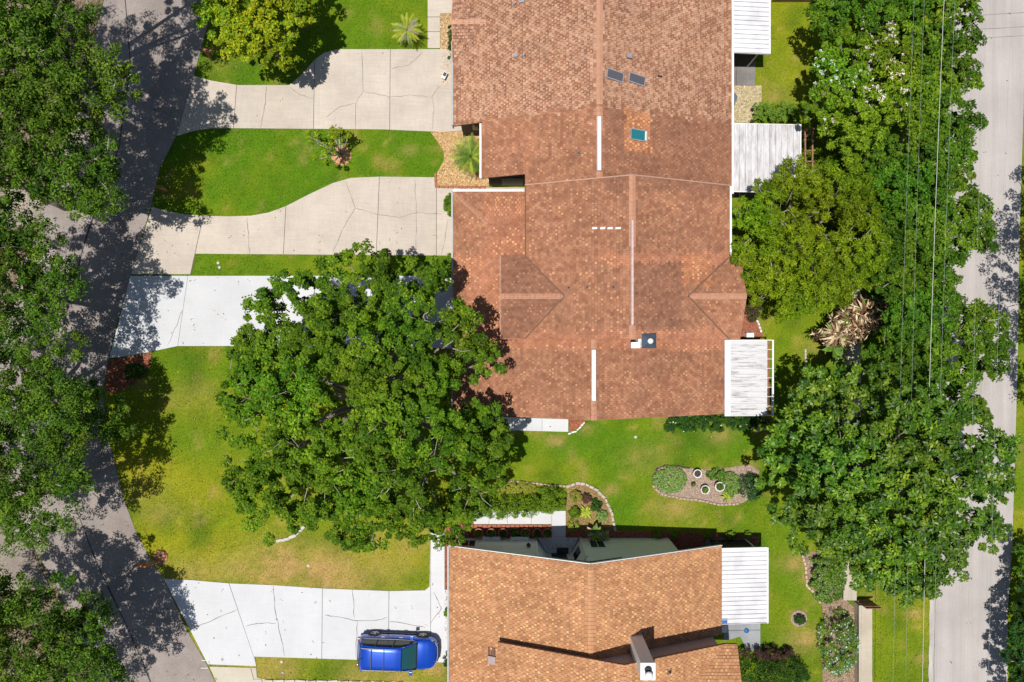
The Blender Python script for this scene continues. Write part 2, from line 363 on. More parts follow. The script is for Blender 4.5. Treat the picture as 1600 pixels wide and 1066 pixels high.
def grass():
    rs = np.random.RandomState(3); n = 330000
    x = rs.uniform(-31.5, 31.5, n); y = rs.uniform(-21.2, 21.2, n); ok = np.ones(n, bool)
    for p in EXCL: ok &= ~inpoly(x, y, p)
    x = x[ok]; y = y[ok]; n = len(x); a = rs.uniform(0, 6.283, n); L = rs.uniform(.035, .085, n); w = rs.uniform(.016, .034, n); t = rs.uniform(.2, 1.0, n)
    b = np.stack([x, y, np.full(n, -.012)], 1); d = np.stack([np.cos(a), np.sin(a), np.zeros(n)], 1); s = np.stack([-np.sin(a), np.cos(a), np.zeros(n)], 1)
    tip = b + d * (L * t)[:, None]; tip[:, 2] += L * .75
    V = np.stack([b - s * w[:, None], b + s * w[:, None], tip], 1).reshape(-1, 3)
    c = lawn_col(x, y) * rs.uniform(.75, 1.55, n)[:, None]
    fl = rs.rand(n) < .012; c[fl] = np.array([.5, .42, .16]) * rs.uniform(.6, 1, fl.sum())[:, None]
    o = link('grass', raw_mesh('grass', V, 3, c), M['blade']); tag(o, 'short mown green and straw coloured grass covering the lawns', 'grass', kind='stuff')
grass()

# ------------------------------------------------------------------ roads
def flat(name, poly, z0, z1, mat, kind='structure', parent=None): return MB().prism(poly, z0, z1).build(name, mat, parent, kind)
flat('road', G(ROAD_W + ROAD_E[::-1]), -.05, .012, M['asphalt'])
flat('side_road', G(RIGHT_ROAD), -.05, .014, M['road_pale'])
def ribbon(mb, pts, w, z, jit=0, sub=1, taper=False, rs=random):
    P = []
    for i in range(len(pts) - 1):
        a, b = pts[i], pts[i + 1]
        for k in range(sub): f = k / sub; P.append((a[0] + (b[0] - a[0]) * f, a[1] + (b[1] - a[1]) * f))
    P.append(pts[-1]); n = len(P)
    P = [(p[0] + rs.uniform(-jit, jit) * (0 < i < n - 1), p[1] + rs.uniform(-jit, jit) * (0 < i < n - 1)) for i, p in enumerate(P)]
    vs = []
    for i, p in enumerate(P):
        d = Vector((P[min(i + 1, n - 1)][0] - P[max(i - 1, 0)][0], P[min(i + 1, n - 1)][1] - P[max(i - 1, 0)][1])).normalized()
        ww = w / 2 * (rs.uniform(.6, 1.4) if jit else 1) * (.4 if taper and i in (0, n - 1) else 1)
        vs += [(p[0] - d.y * ww, p[1] + d.x * ww, z), (p[0] + d.y * ww, p[1] - d.x * ww, z)]
    mb.add(vs, [(2 * i + 1, 2 * i + 3, 2 * i + 2, 2 * i) for i in range(n - 1)])
    return mb
road = bpy.data.objects['road']
mb = MB(); ribbon(mb, G([(190, -60), (205, 100), (186, 230), (142, 350), (118, 430), (97, 520), (88, 620), (92, 700), (112, 780), (160, 900), (200, 980), (226, 1040), (250, 1110)]), .08, .017, .03, 4)
mb.build('dark_road_strip', simple('road_strip_dark', (.03, .028, .027), .6, var=.2), road)  # thin dark strip along the middle of the road
mb = MB(); ribbon(mb, G([(315, 1032), (322, 1032)]), .03, .018); ribbon(mb, G([(314, 1044), (325, 1044)]), .03, .018)
mb.build('painted_mark', M['white'], road)
sroad = bpy.data.objects['side_road']
mb = MB(); ribbon(mb, [g(px, py) for px, py in [(1496, -60), (1474, 500), (1461, 930), (1458, 1120)]], .05, .019, .02, 12); 
for yy in (26, 48, 62): ribbon(mb, G([(1500, yy), (1600, yy - 6)]), .03, .02, .01, 5)
mb.build('crack', simple('road_crack', (.2, .185, .175), .95, bmp=0), sroad)
mb = MB(); ribbon(mb, G([(1452, 1120), (1455, 930), (1468, 500), (1488, -60)]), .16, .021, .02, 20); mb.build('edge_band', concrete('pale_edge', (.55, .52, .47), (.42, .4, .36)), sroad)

# ------------------------------------------------------------------ driveways, one object per slab
def clip_half(poly, a, b, keep):
    """clip polygon with line a-b; keep=+1 left side, -1 right side"""
    out = []; n = len(poly)
    f = lambda p: keep * ((b[0] - a[0]) * (p[1] - a[1]) - (b[1] - a[1]) * (p[0] - a[0]))
    for i in range(n):
        p, q = poly[i], poly[(i + 1) % n]; fp, fq = f(p), f(q)
        if fp >= 0: out.append(p)
        if (fp > 0) != (fq > 0) and fp != fq and (fp * fq < 0):
            t = fp / (fp - fq); out.append((p[0] + (q[0] - p[0]) * t, p[1] + (q[1] - p[1]) * t))
    return out
def paving(name, poly_px, joints, mat, cracks=(), z=.035, gap=.014, wid=.022, parent=None):
    root = empty(name); root['kind'] = 'structure'
    pieces = [poly_px]
    for a, b in joints:
        nxt = []
        for p in pieces:
            ys = sorted((a[1], b[1])); xs = sorted((a[0], b[0]))
            l = clip_half(p, a, b, 1); r = clip_half(p, a, b, -1)
            nxt += [q for q in (l, r) if len(q) > 2 and abs(sum(q[i][0] * q[(i + 1) % len(q)][1] - q[(i + 1) % len(q)][0] * q[i][1] for i in range(len(q)))) > 40]
        pieces = nxt
    for k, p in enumerate(pieces):
        me = MB().prism(inset(G(p), gap), -.06, z + random.uniform(-.003, .003)).mesh('slab')
        link('slab', me, mat, root)
    flat('joint_bed', inset(G(poly_px), .05), -.05, .012, M['soil'], None, root)
    for c in cracks:
        mb = MB(); ribbon(mb, G(c), wid, z + .006, .03, 5, True); mb.build('crack', M['crack'], root)
    return root
paving('driveway', D1, [((370, 135), (365, 201)), ((492, 92), (490, 202)), ((610, 77), (609, 204))], M['conc_tan'],
       [[(417, 135), (415, 160), (407, 201)], [(490, 155), (468, 148), (453, 137)], [(565, 80), (568, 143), (556, 162), (556, 204)], [(568, 143), (609, 152)], [(556, 162), (530, 168), (510, 184)],
        [(609, 152), (640, 149), (675, 152)], [(688, 135), (675, 150), (678, 172), (675, 205)], [(660, 82), (640, 102), (612, 108)]])
paving('driveway', D2, [((318, 337), (298, 429)), ((447, 322), (443, 398)), ((593, 277), (588, 400)), ((682, 100), (682, 500))], M['conc_tan'],
       [[(386, 340), (389, 370), (390, 396)], [(540, 283), (555, 325), (535, 360), (520, 395)], [(555, 325), (590, 335), (625, 340), (650, 333), (690, 335)], [(648, 279), (651, 330), (650, 400)], [(700, 343), (696, 370), (690, 398)]])
paving('driveway', D3, [((294, 431), (278, 541)), ((435, 431), (435, 541)), ((580, 431), (578, 545))], M['conc_white'], [[(262, 540), (280, 500), (287, 480)]], gap=.01)
paving('driveway', D4, [((358, 911), (402, 1041)), ((504, 919), (503, 1030)), ((608, 923), (607, 1036)), ((673, 832), (673.01, 921)), ] , M['conc_white'],
       [[(295, 985), (330, 970), (372, 952)], [(428, 914), (430, 950), (437, 985), (445, 1024)], [(385, 978), (405, 973), (431, 974)], [(508, 961), (530, 964), (555, 969), (590, 969), (606, 964)],
        [(551, 921), (554, 965)], [(559, 970), (556, 1028)], [(608, 971), (630, 973), (665, 980)], [(678, 925), (690, 950), (672, 975)]], wid=.032)
paving('driveway', D5, [((392, 1043), (430, 1190))], M['conc_beige'])
paving('path', WALK_A, [((668, 0), (726, 0)), ((668, 27), (726, 27)), ((668, 50), (726, 50))], M['conc_tan'])
paving('path', WALK_B, [((800, 650), (800, 680)), ((823, 650), (823, 680)), ((847, 650), (847, 680)), ((770, 650), (770, 680))], M['conc_white'], gap=.008)
paving('path', WALK_F, [((862, 790), (862.01, 850)), ((830, 790), (830, 820)), ((793, 790), (793, 820)), ((764, 790), (764, 820)), ((862, 838), (884, 838))], M['conc_white'], gap=.008)
paving('patio', PATIO_A, [((1150, 96), (1150, 134))], M['conc_grey'])
paving('patio', PATIO_F, [((1130, 985), (1190, 984))], concrete('blue_grey_patio', (.36, .38, .40), (.28, .29, .31)))
# neighbours' drives across the road, canopy shade put into their darker colour
paving('driveway', [(72, 300), (-60, 285), (-300, 280), (-300, 360), (-60, 350), (58, 358)], [((0, 200), (0, 400))], concrete('shade_toned_drive', (.38, .33, .27), (.26, .22, .18)))
paving('driveway', [(20, 800), (-300, 790), (-300, 930), (80, 920), (60, 880)], [((-40, 700), (-40, 1000))], concrete('darkened_drive', (.36, .31, .26), (.24, .2, .17)))
# stepping slabs along the bottom lawn strip
for k, (a, b) in enumerate([(415, 445), (452, 500), (528, 548), (556, 590), (598, 640)]): pass

# ------------------------------------------------------------------ beds: soil base, loose chips as stuff
def scatter(name, poly, dens, size, pal, seed, zb=.0, label=None, cat=None, flatness=.35, zr=.03):
    rs = np.random.RandomState(seed); xs = [p[0] for p in poly]; ys = [p[1] for p in poly]
    A = (max(xs) - min(xs)) * (max(ys) - min(ys)); n = int(A * dens)
    x = rs.uniform(min(xs), max(xs), n); y = rs.uniform(min(ys), max(ys), n); ok = inpoly(x, y, inset(poly, .03)); x = x[ok]; y = y[ok]; n = len(x)
    a = rs.uniform(0, 6.283, n); L = size * rs.uniform(.6, 1.5, n); w = L * rs.uniform(.4, .8, n)
    d = np.stack([np.cos(a), np.sin(a), rs.normal(0, flatness, n)], 1); s = np.stack([-np.sin(a), np.cos(a), rs.normal(0, flatness, n)], 1)
    p = np.stack([x, y, zb + rs.uniform(.01, zr, n)], 1)
    d *= L[:, None] / 2; s *= w[:, None] / 2
    V = np.stack([p - d, p + s, p + d, p - s], 1).reshape(-1, 3)
    pal = np.array(pal); c = pal[rs.randint(0, len(pal), n)] * rs.uniform(.7, 1.25, n)[:, None]
    o = link(name, raw_mesh(name, V, 4, c), M['chip'])
    return tag(o, label, cat, kind='stuff')
RED = [(.36, .12, .06), (.28, .09, .05), (.42, .18, .1), (.2, .07, .04)]
TAN = [(.62, .42, .2), (.7, .52, .3), (.5, .3, .13), (.75, .6, .4), (.35, .2, .09)]
GREYB = [(.36, .29, .24), (.45, .38, .32), (.28, .2, .16), (.5, .33, .2)]
LIT = [(.22, .13, .08), (.3, .2, .13), (.14, .09, .05), (.38, .3, .22), (.1, .12, .03)]
def bed(poly_px, pal, base, seed, label, name='mulch', dens=260, size=.07):
    poly = G(poly_px); flat('flower_bed', poly, -.05, .006 + (seed % 5) * .003, simple('bed_soil', base, .95, var=.35, scale=6, bmp=.6))
    return scatter(name, poly, dens, size, pal, seed, .015, label, name)
bed(BED_GRAVEL1, TAN, (.42, .28, .14), 1, 'tan gravel in the narrow bed by the top walkway', 'gravel')
bed(BED_GRAVEL2, TAN, (.45, .28, .12), 2, 'tan gravel around the palm beside the house step', 'gravel')
bed(GRAVEL_A, [(.7, .6, .45), (.6, .45, .3), (.3, .35, .08)], (.4, .32, .2), 3, 'pale gravel and weeds behind the top house', 'gravel')
bed(BED_RED1, RED, (.24, .09, .05), 4, 'red mulch in the corner bed beside the street', size=.1)
bed(BED_RED2, RED, (.3, .1, .05), 5, 'red mulch at the end of the short white walk')
bed(BED_F, RED, (.26, .09, .055), 6, 'red mulch along the front wall of the orange roofed house')
bed(BED_G, [(.3, .16, .08), (.4, .25, .1), (.2, .25, .03), (.35, .33, .06)], (.22, .13, .07), 7, 'brown mulch in the curved garden bed by the entrance walk')
bed(BED_ISL, GREYB, (.3, .22, .17), 8, 'grey brown mulch in the island bed on the lawn')
bed(BED_E, RED, (.28, .1, .06), 9, 'red mulch wedge beside the back porch roof')
bed(BED_RB, GREYB, (.25, .17, .1), 10, 'brown mulch in the long back bed by the wall')
flat('verge', G(VERGE), -.05, .004, simple('leaf_litter_soil', (.17, .13, .09), .95, var=.5, scale=3, bmp=.6))
scatter('leaf_litter', G([(p[0], p[1]) for p in ROAD_W] + [(-30, 1100), (-30, -60)]), 90, .1, LIT, 20, .006, 'brown leaf litter on the far verge under the street oaks', 'leaf litter')

# ------------------------------------------------------------------ roofs
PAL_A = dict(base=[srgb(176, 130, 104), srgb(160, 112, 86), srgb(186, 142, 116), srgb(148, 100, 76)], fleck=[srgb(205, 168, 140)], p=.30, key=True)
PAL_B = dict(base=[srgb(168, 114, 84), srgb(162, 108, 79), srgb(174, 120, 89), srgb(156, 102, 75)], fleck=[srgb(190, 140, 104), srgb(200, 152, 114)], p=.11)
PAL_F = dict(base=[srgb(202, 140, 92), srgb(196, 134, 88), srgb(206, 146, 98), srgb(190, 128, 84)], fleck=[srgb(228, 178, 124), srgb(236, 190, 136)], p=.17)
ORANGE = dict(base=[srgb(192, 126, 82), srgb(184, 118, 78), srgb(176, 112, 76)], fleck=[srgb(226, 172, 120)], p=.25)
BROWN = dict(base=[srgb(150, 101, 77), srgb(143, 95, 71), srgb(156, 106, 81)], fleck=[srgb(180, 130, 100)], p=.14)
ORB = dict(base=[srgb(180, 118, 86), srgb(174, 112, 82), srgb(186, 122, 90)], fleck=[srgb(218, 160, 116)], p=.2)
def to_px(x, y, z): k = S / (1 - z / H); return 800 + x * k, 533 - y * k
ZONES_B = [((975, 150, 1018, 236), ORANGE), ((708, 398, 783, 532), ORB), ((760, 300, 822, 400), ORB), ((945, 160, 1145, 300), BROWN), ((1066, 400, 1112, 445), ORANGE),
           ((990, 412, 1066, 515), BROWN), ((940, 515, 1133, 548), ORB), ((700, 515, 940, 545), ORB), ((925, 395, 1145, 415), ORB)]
def palette_for(side, x, y, z, rs):
    px, py = to_px(x, y, z)
    if side == 'F': return PAL_F
    if 783 < px < 884 and 398 < py < 530 and (px < 815 + 0 or abs(py - 463) < (884 - px) * .95): return BROWN  # cross gable tabs darker, slope shading put into their colour
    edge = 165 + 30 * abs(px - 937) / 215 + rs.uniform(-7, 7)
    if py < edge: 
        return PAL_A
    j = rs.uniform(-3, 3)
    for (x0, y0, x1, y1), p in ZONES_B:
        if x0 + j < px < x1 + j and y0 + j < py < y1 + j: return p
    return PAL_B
def clip_convex(poly, conv):
    for i in range(len(conv)):
        a, b = conv[i], conv[(i + 1) % len(conv)]
        poly = clip_half(poly, a, b, 1)
        if len(poly) < 3: return []
    return poly
GAIN = {'B': 1.02, 'F': .92}
def shingles(facets, side, parent, seed):
    rs = random.Random(seed); vs = []; fs = []; cols = []
    def face(pts, c):
        n = len(vs); vs.extend(pts); fs.append(tuple(range(n, n + len(pts)))); cols.extend([c] * len(pts))
    for poly, (a, bx, by) in facets:
        area = sum(poly[i][0] * poly[(i + 1) % len(poly)][1] - poly[(i + 1) % len(poly)][0] * poly[i][1] for i in range(len(poly)))
        if area < 0: poly = poly[::-1]
        zf = lambda x, y: a + bx * x + by * y
        gl = math.hypot(bx, by)
        d = (-bx / gl, -by / gl) if gl > .02 else (-1, 0)          # downslope
        s = (-d[1], d[0])
        us = [p[0] * d[0] + p[1] * d[1] for p in poly]; ws = [p[0] * s[0] + p[1] * s[1] for p in poly]
        ex = .15; tw = .21
        u0 = math.floor(min(us) / ex) * ex; i = 0; u = u0
        x0, x1 = min(p[0] for p in poly), max(p[0] for p in poly)
        conv_edges = [(poly[k], poly[(k + 1) % len(poly)]) for k in range(len(poly))]
        while u < max(us):
            w = min(ws) - tw + (round(u / ex) % 2) * tw * .5
            w -= w % tw - (round(u / ex) % 2) * tw * .5 + tw
            while w < max(ws):
                g_ = .008
                q = [(u, w + g_), (u + ex, w + g_), (u + ex, w + tw - g_), (u, w + tw - g_)]
                q = [(uu * d[0] + ww * s[0], uu * d[1] + ww * s[1]) for uu, ww in q]
                cx = sum(p[0] for p in q) / 4; cy = sum(p[1] for p in q) / 4
                inside = True; out = False
                for A, B in conv_edges:
                    L = math.hypot(B[0] - A[0], B[1] - A[1]) + 1e-9
                    f = ((B[0] - A[0]) * (cy - A[1]) - (B[1] - A[1]) * (cx - A[0])) / L
                    if f < -.2: out = True; break
                    if f < .25: inside = False
                if not out:
                    lift = rs.uniform(.022, .042)
                    if not inside: q = clip_convex(q, poly)
                    if len(q) >= 3:
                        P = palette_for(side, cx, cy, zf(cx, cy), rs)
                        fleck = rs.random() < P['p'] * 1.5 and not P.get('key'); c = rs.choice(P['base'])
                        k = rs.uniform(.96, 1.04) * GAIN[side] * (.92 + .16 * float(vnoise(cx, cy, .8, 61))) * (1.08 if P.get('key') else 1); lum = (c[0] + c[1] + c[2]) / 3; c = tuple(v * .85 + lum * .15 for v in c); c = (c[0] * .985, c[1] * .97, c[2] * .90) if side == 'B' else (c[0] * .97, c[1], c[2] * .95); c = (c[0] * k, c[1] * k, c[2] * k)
                        top = []
                        for x, y in q:
                            uu = x * d[0] + y * d[1]; top.append((x, y, zf(x, y) + .004 + lift * min(1, max(0, (uu - u) / ex))))
                        if (top[1][0] - top[0][0]) * (top[2][1] - top[0][1]) - (top[1][1] - top[0][1]) * (top[2][0] - top[0][0]) < 0: top = top[::-1]
                        if P.get('key') and inside:      # laminated two-tone tab: thick light half, dark recess half
                            face(top, c)
                            m = rs.uniform(.3, .6); h2 = .012; c2 = rs.choice([srgb(200, 160, 132), srgb(192, 150, 122), srgb(180, 136, 108)])
                            sub = [(u + .07, w + tw * m), (u + ex - .005, w + tw * m), (u + ex - .005, w + tw - .03), (u + .07, w + tw - .03)]
                            sub = [(uu * d[0] + ww * s[0], uu * d[1] + ww * s[1]) for uu, ww in sub]
                            sub = [(x, y, zf(x, y) + lift + h2) for x, y in sub]
                            if (sub[1][0] - sub[0][0]) * (sub[2][1] - sub[0][1]) - (sub[1][1] - sub[0][1]) * (sub[2][0] - sub[0][0]) < 0: sub = sub[::-1]
                            face(sub, c2)
                            dk = srgb(112, 72, 54)
                            for e in range(4): 
                                A2, B2 = sub[e], sub[(e + 1) % 4]; face([(A2[0], A2[1], A2[2] - h2 - .02), (B2[0], B2[1], B2[2] - h2 - .02), B2, A2], dk)
                        else:
                            face(top, c)
                            if fleck and inside:
                                m = rs.uniform(.05, .45); cf = rs.choice(P['fleck']); cf = tuple(v * GAIN[side] * .94 for v in cf); fl_ = tw * rs.uniform(.4, .55)
                                sub = [(u + .045, w + tw * m), (u + ex - .004, w + tw * m), (u + ex - .004, w + tw * m + fl_), (u + .045, w + tw * m + fl_)]
                                sub = [(uu * d[0] + ww * s[0], uu * d[1] + ww * s[1]) for uu, ww in sub]; sub = [(x, y, zf(x, y) + lift + .008) for x, y in sub]
                                if (sub[1][0] - sub[0][0]) * (sub[2][1] - sub[0][1]) - (sub[1][1] - sub[0][1]) * (sub[2][0] - sub[0][0]) < 0: sub = sub[::-1]
                                face(sub, cf)
                        # butt edge
                        lo = sorted(range(len(top)), key=lambda e: -(top[e][0] * d[0] + top[e][1] * d[1]))[:2]
                        A2, B2 = top[lo[0]], top[lo[1]]; dk = (c[0] * .6, c[1] * .55, c[2] * .55)
                        face([(A2[0], A2[1], A2[2] - lift), (B2[0], B2[1], B2[2] - lift), B2, A2], dk)
                w += tw
            u += ex
    me = bpy.data.meshes.new('shingles'); me.from_pydata(vs, [], fs); me.update()
    at = me.attributes.new('Col', 'FLOAT_COLOR', 'POINT'); c = np.ones((len(vs), 4), np.float32); c[:, :3] = np.array(cols); at.data.foreach_set('color', c.ravel())
    return link('shingles', me, M['shingle'], parent, 'stuff')
def roof(thing, facets, side, seed):
    r = None
    for k, (poly, (a, bx, by)) in enumerate(facets):
        zf = lambda x, y: a + bx * x + by * y
        o = MB().prism(poly, lambda x, y: zf(x, y) - .14, zf).build('roof_slope', M['deck'], thing)
    shingles(facets, side, thing, seed)
def caps(thing, p0, p1, w, col, seg=.22, mat=None, name='ridge_cap', drop=.07):
    """overlapping ridge caps from p0 to p1"""
    a = Vector(p0); b = Vector(p1); L = (b - a).length; d = (b - a) / L; r = Vector((-d.y, d.x, 0)).normalized(); n = max(1, int(L / seg)); mb = MB()
    for i in range(n):
        s0 = a + d * (L * i / n); s1 = a + d * (L * (i + 1) / n - .008); u = Vector((0, 0, 1)); h0 = .035; h1 = .05
        vs = [s0 - r * w / 2 + u * (h0 - drop), s0 + u * h0, s0 + r * w / 2 + u * (h0 - drop), s1 - r * w / 2 + u * (h1 - drop), s1 + u * h1, s1 + r * w / 2 + u * (h1 - drop)]
        vs += [v - u * .03 for v in vs]
        mb.add(vs, [(1, 0, 3, 4), (2, 1, 4, 5), (6, 0, 1, 7), (7, 1, 2, 8), (3, 9, 10, 4), (4, 10, 11, 5), (0, 6, 9, 3), (2, 5, 11, 8)])
    return mb.build(name, mat or simple(name + '_shingle', col, .9, var=.12, scale=5, bmp=.4), thing)
def walls(thing, poly, ztop, mat, name='wall'):
    return MB().prism(poly, -.05, ztop).build(name, mat, thing)
T = .41
PWA = (5.8 - T * 4.52, T, 0); PEA = (5.8 + T * 4.52, -T, 0)
PW3 = (7 - T * 6.0, T, 0); PE3 = (7 + T * 6.0, -T, 0)
PW4 = (5.8 - T * 4.23, T, 0); PE4 = (5.8 + T * 4.23, -T, 0)
def zfun(pl, dz=0): return lambda x, y: pl[0] + pl[1] * x + pl[2] * y + dz
def gable_wall(thing, x0, xr, x1, y0, y1, PW, PE, mat, dz=-.16):
    mb = MB(); mb.prism([(x0, y0), (xr, y0), (xr, y1), (x0, y1)], -.05, zfun(PW, dz)); mb.prism([(xr, y0), (x1, y0), (x1, y1), (xr, y1)], -.05, zfun(PE, dz)); return mb.build('wall', mat, thing)

# --- house A (top)
HA = empty('house', (0, 0, 0), label='house with pinkish tan shingle roof at the top edge, two grey skylights on it', cat='house')
SL = .38
cg = [([(-3.28, 19.55), (-3.28, 21.6), (-1.4, 19.55)], None)]
zr = 2.6 + T * (-1.5 + 3.28)
yr = 19.15 - .9  # ridge of the small cross gable
yr = (533 - 35) / S * (1 - 3.3 / H)
facA = [([(-3.28, 12.1), (4.52, 12.1), (4.52, 24), (-3.28, 24)], PWA), ([(4.52, 12.1), (12.36, 12.1), (12.36, 24), (4.52, 24)], PEA),
        ([(-3.34, yr), (-1.42, yr), (-3.34, yr - 1.92)], (3.40 - .41 * yr + .0, 0, .41)), ([(-3.34, yr), (-1.42, yr), (-3.34, yr + 1.92)], (3.40 + .41 * yr, 0, -.41))]
roof(HA, facA, 'B', 1)
gable_wall(HA, -2.95, 4.52, 12.0, 12.45, 23.7, PWA, PEA, M['stucco_brown'])
caps(HA, (4.52, 12.2, 5.8), (4.52, 24, 5.8), .34, srgb(178, 132, 106), .3, drop=.06)
caps(HA, (-3.34, yr, 3.4), (-1.42, yr, 3.4), .26, srgb(196, 148, 120), .3)
MB().box(-3.42, -3.30, 12.15, 16.9, 2.48, 2.6).build('gutter', M['gutter'], HA)
MB().box(12.38, 12.5, 12.1, 24, 2.45, 2.57).build('gutter', M['white'], HA)
MB().box(-3.36, -3.28, 12.04, 24, 2.36, 2.47).build('fascia', M['fascia'], HA)
def roof_box(thing, name, px, py, PL, w, l, h, mat, rz=0, dark=True):
    # solve point on plane
    u = (px - 800) / S; v = (533 - py) / S; x, y = u, v
    for _ in range(30):
        z = PL[0] + PL[1] * x + PL[2] * y; x = u * (1 - z / H); y = v * (1 - z / H)
    mb = MB(); ca, sa = math.cos(rz), math.sin(rz); mb.box(-w / 2, w / 2, -l / 2, l / 2, -.1, h)
    vs = []
    for X, Y, Z in mb.v:
        X2 = X * ca - Y * sa; Y2 = X * sa + Y * ca; vs.append((X2, Y2, Z + PL[1] * X2 + PL[2] * Y2))
    mb.v = vs
    return mb.build(name, mat, thing, loc=(x, y, z)), (x, y, z)
def skylight(thing, px, py, PL, w, l, gl, rz=0, inner=False):
    f, p = roof_box(thing, 'skylight', px, py, PL, w, l, .12, M['grey'], rz)
    ca, sa = math.cos(rz), math.sin(rz)
    def pl(x0, x1, y0, y1, z, name, mat):
        mb = MB(); q = [(x0, y0), (x1, y0), (x1, y1), (x0, y1)]; q = [(a * ca - b * sa, a * sa + b * ca) for a, b in q]
        mb.prism(q, lambda x, y: z + PL[1] * x, lambda x, y: z + .012 + PL[1] * x); mb.build(name, mat, f)
    pl(-w / 2 + .05, w / 2 - .05, -l / 2 + .05, l / 2 - .05, .12, 'pane', gl)
    if inner: pl(w / 2 - .16, w / 2 - .06, -l / 2 + .06, l / 2 - .06, .135, 'sunlit_shaft_strip', M['white'])  # white strip on the pane painted as the sunlit shaft wall
    return f
skylight(HA, 961, 119, PEA, .95, .52, M['sky_grey'], math.radians(-9)); skylight(HA, 995, 125, PEA, .95, .52, M['sky_grey'], math.radians(-9))
def pipe(thing, px, py, PL, r=.06, h=.3, mat=None, name='vent_pipe'):
    _, p = roof_box(thing, 'flashing', px, py, PL, .26, .26, .03, M['deck'])
    mb = MB(); mb.lathe([(r, -.1), (r, h), (r * .8, h), (r * .8, h - .1), (0, h - .1)], 10); return mb.build(name, mat or M['grey'], thing, loc=p)
def louver(thing, px, py, PL, w=.26, l=.16, h=.13, mat=None): return roof_box(thing, 'roof_vent', px, py, PL, w, l, h, mat or M['grey'])[0]
louver(HA, 815, 3, PWA, .3, .18); pipe(HA, 803, 8, PWA); louver(HA, 805, 88, PWA, .28, .16); pipe(HA, 818, 88, PWA); louver(HA, 983, 89, PEA, .3, .24, .2); louver(HA, 1031, 120, PEA, .26, .1, .06, M['black'])
# south wall details under the corner
MB().box(-2.3, -1.9, 12.40, 12.445, .9, 2.1).build('window', M['glass'], HA)

# --- house B (middle)
HB = empty('house', (0, 0, 0), label='large central house with brown shingle roof, cross gables and long white ridge vents', cat='house')
facB = [([(-1.67, 9.0), (.7, 9.0), (.7, 12.1), (-1.67, 12.1)], PWA), ([(.7, 7.9), (4.52, 7.9), (4.52, 12.1), (.7, 12.1)], PWA), ([(4.52, 7.9), (12.36, 7.9), (12.36, 12.1), (4.52, 12.1)], PEA)]
f3 = [([(.68, 4.51), (6, 4.51), (6, 8.25), (.68, 8.25)], PW3), ([(.68, 4.51), (2.72, 2.32), (2.72, 4.51)], PW3), ([(2.72, .1), (6, .1), (6, 4.51), (2.72, 4.51)], PW3), ([(.68, .1), (2.72, .1), (2.72, 2.32)], PW3),
      ([(6, 4.42), (11.58, 4.42), (11.58, 8.25), (6, 8.25)], PE3), ([(6, .1), (9.1, .1), (9.1, 4.42), (6, 4.42)], PE3), ([(9.1, 4.42), (9.1, 2.32), (11.5, 4.42)], PE3), ([(9.1, .1), (11.5, .1), (9.1, 2.32)], PE3)]
PDN = (5.655 + .38 * 2.32, 0, -.38); PDS = (5.655 - .38 * 2.32, 0, .38); PEN = (5.73 + .468 * 2.32, 0, -.468); PES = (5.73 - .468 * 2.32, 0, .468)
fD = [([(-.6, 2.32), (2.72, 2.32), (.68, 4.51), (-.6, 4.51)], PDN), ([(-.6, .1), (.68, .1), (2.72, 2.32), (-.6, 2.32)], PDS), ([(9.1, 2.32), (12.14, 2.32), (12.14, 4.42), (11.5, 4.42)], PEN), ([(9.1, 2.32), (11.5, .1), (12.14, .1), (12.14, 2.32)], PES)]
PCN = (3.39 + T * 6.46, 0, -T); PCW = (2.6 + T * 3.31, T, 0)
fC = [([(-3.31, 8.39), (-1.34, 6.46), (1.0, 6.46), (1.0, 8.39)], PCN), ([(-3.31, 8.39), (-3.31, .1), (-1.34, .1), (-1.34, 6.46)], PCW), ([(-1.34, 4.4), (1, 4.4), (1, 6.46), (-1.34, 6.46)], (3.40, .005, 0)), ([(-1.34, .1), (-.2, .1), (-.2, 4.4), (-1.34, 4.4)], PCW)]
f4 = [([(-3.31, -4.1), (4.23, -4.1), (4.23, .1), (-3.31, .1)], PW4), ([(4.23, -4.1), (11.95, -4.1), (11.95, .1), (4.23, .1)], PE4)]
roof(HB, facB + f3 + fD + fC + f4, 'B', 2)
gable_wall(HB, -1.35, 4.52, 12.0, 9.3, 12.4, PWA, PEA, M['stucco_brown']); gable_wall(HB, 1.0, 4.52, 12.0, 7.0, 9.3, PWA, PEA, M['stucco_brown'])
gable_wall(HB, 1.0, 6.0, 11.25, .3, 7.9, PW3, PE3, M['stucco_mauve'])
gable_wall(HB, -2.98, 4.23, 11.6, -3.78, .25, PW4, PE4, M['stucco'])
MB().prism([(-2.98, .25), (1.0, .25), (1.0, 8.05), (-2.98, 8.05)], -.05, 2.45).build('wall', M['stucco_brown'], HB)
MB().prism([(-.3, .4), (2, .4), (2, 4.2), (-.3, 4.2)], 2.4, 4.6).prism([(-.3, .4), (-.05, .4), (-.05, 4.2), (-.3, 4.2)], 4.6, lambda x, y: min(PDN[0] + PDN[2] * y, PDS[0] + PDS[2] * y) - .15).build('gable_wall', M['stucco_mauve'], HB)
MB().prism([(8.5, .4), (11.85, .4), (11.85, 4.15), (8.5, 4.15)], 0, 4.5).build('wall', M['stucco_mauve'], HB)
capc = srgb(178, 130, 104)
caps(HB, (4.52, 10.85, 5.8), (4.52, 12.1, 5.8), .34, capc); caps(HB, (4.52, 8.3, 5.8), (4.52, 8.75, 5.8), .34, capc)
caps(HB, (6, 4.7 - .0, 7), (6, 8.25, 7), .34, capc); caps(HB, (6, .1, 7), (6, .8, 7), .34, capc)
caps(HB, (-.6, 2.32, 5.655), (2.72, 2.32, 5.655), .28, capc); caps(HB, (9.1, 2.32, 5.73), (12.14, 2.32, 5.73), .3, capc)
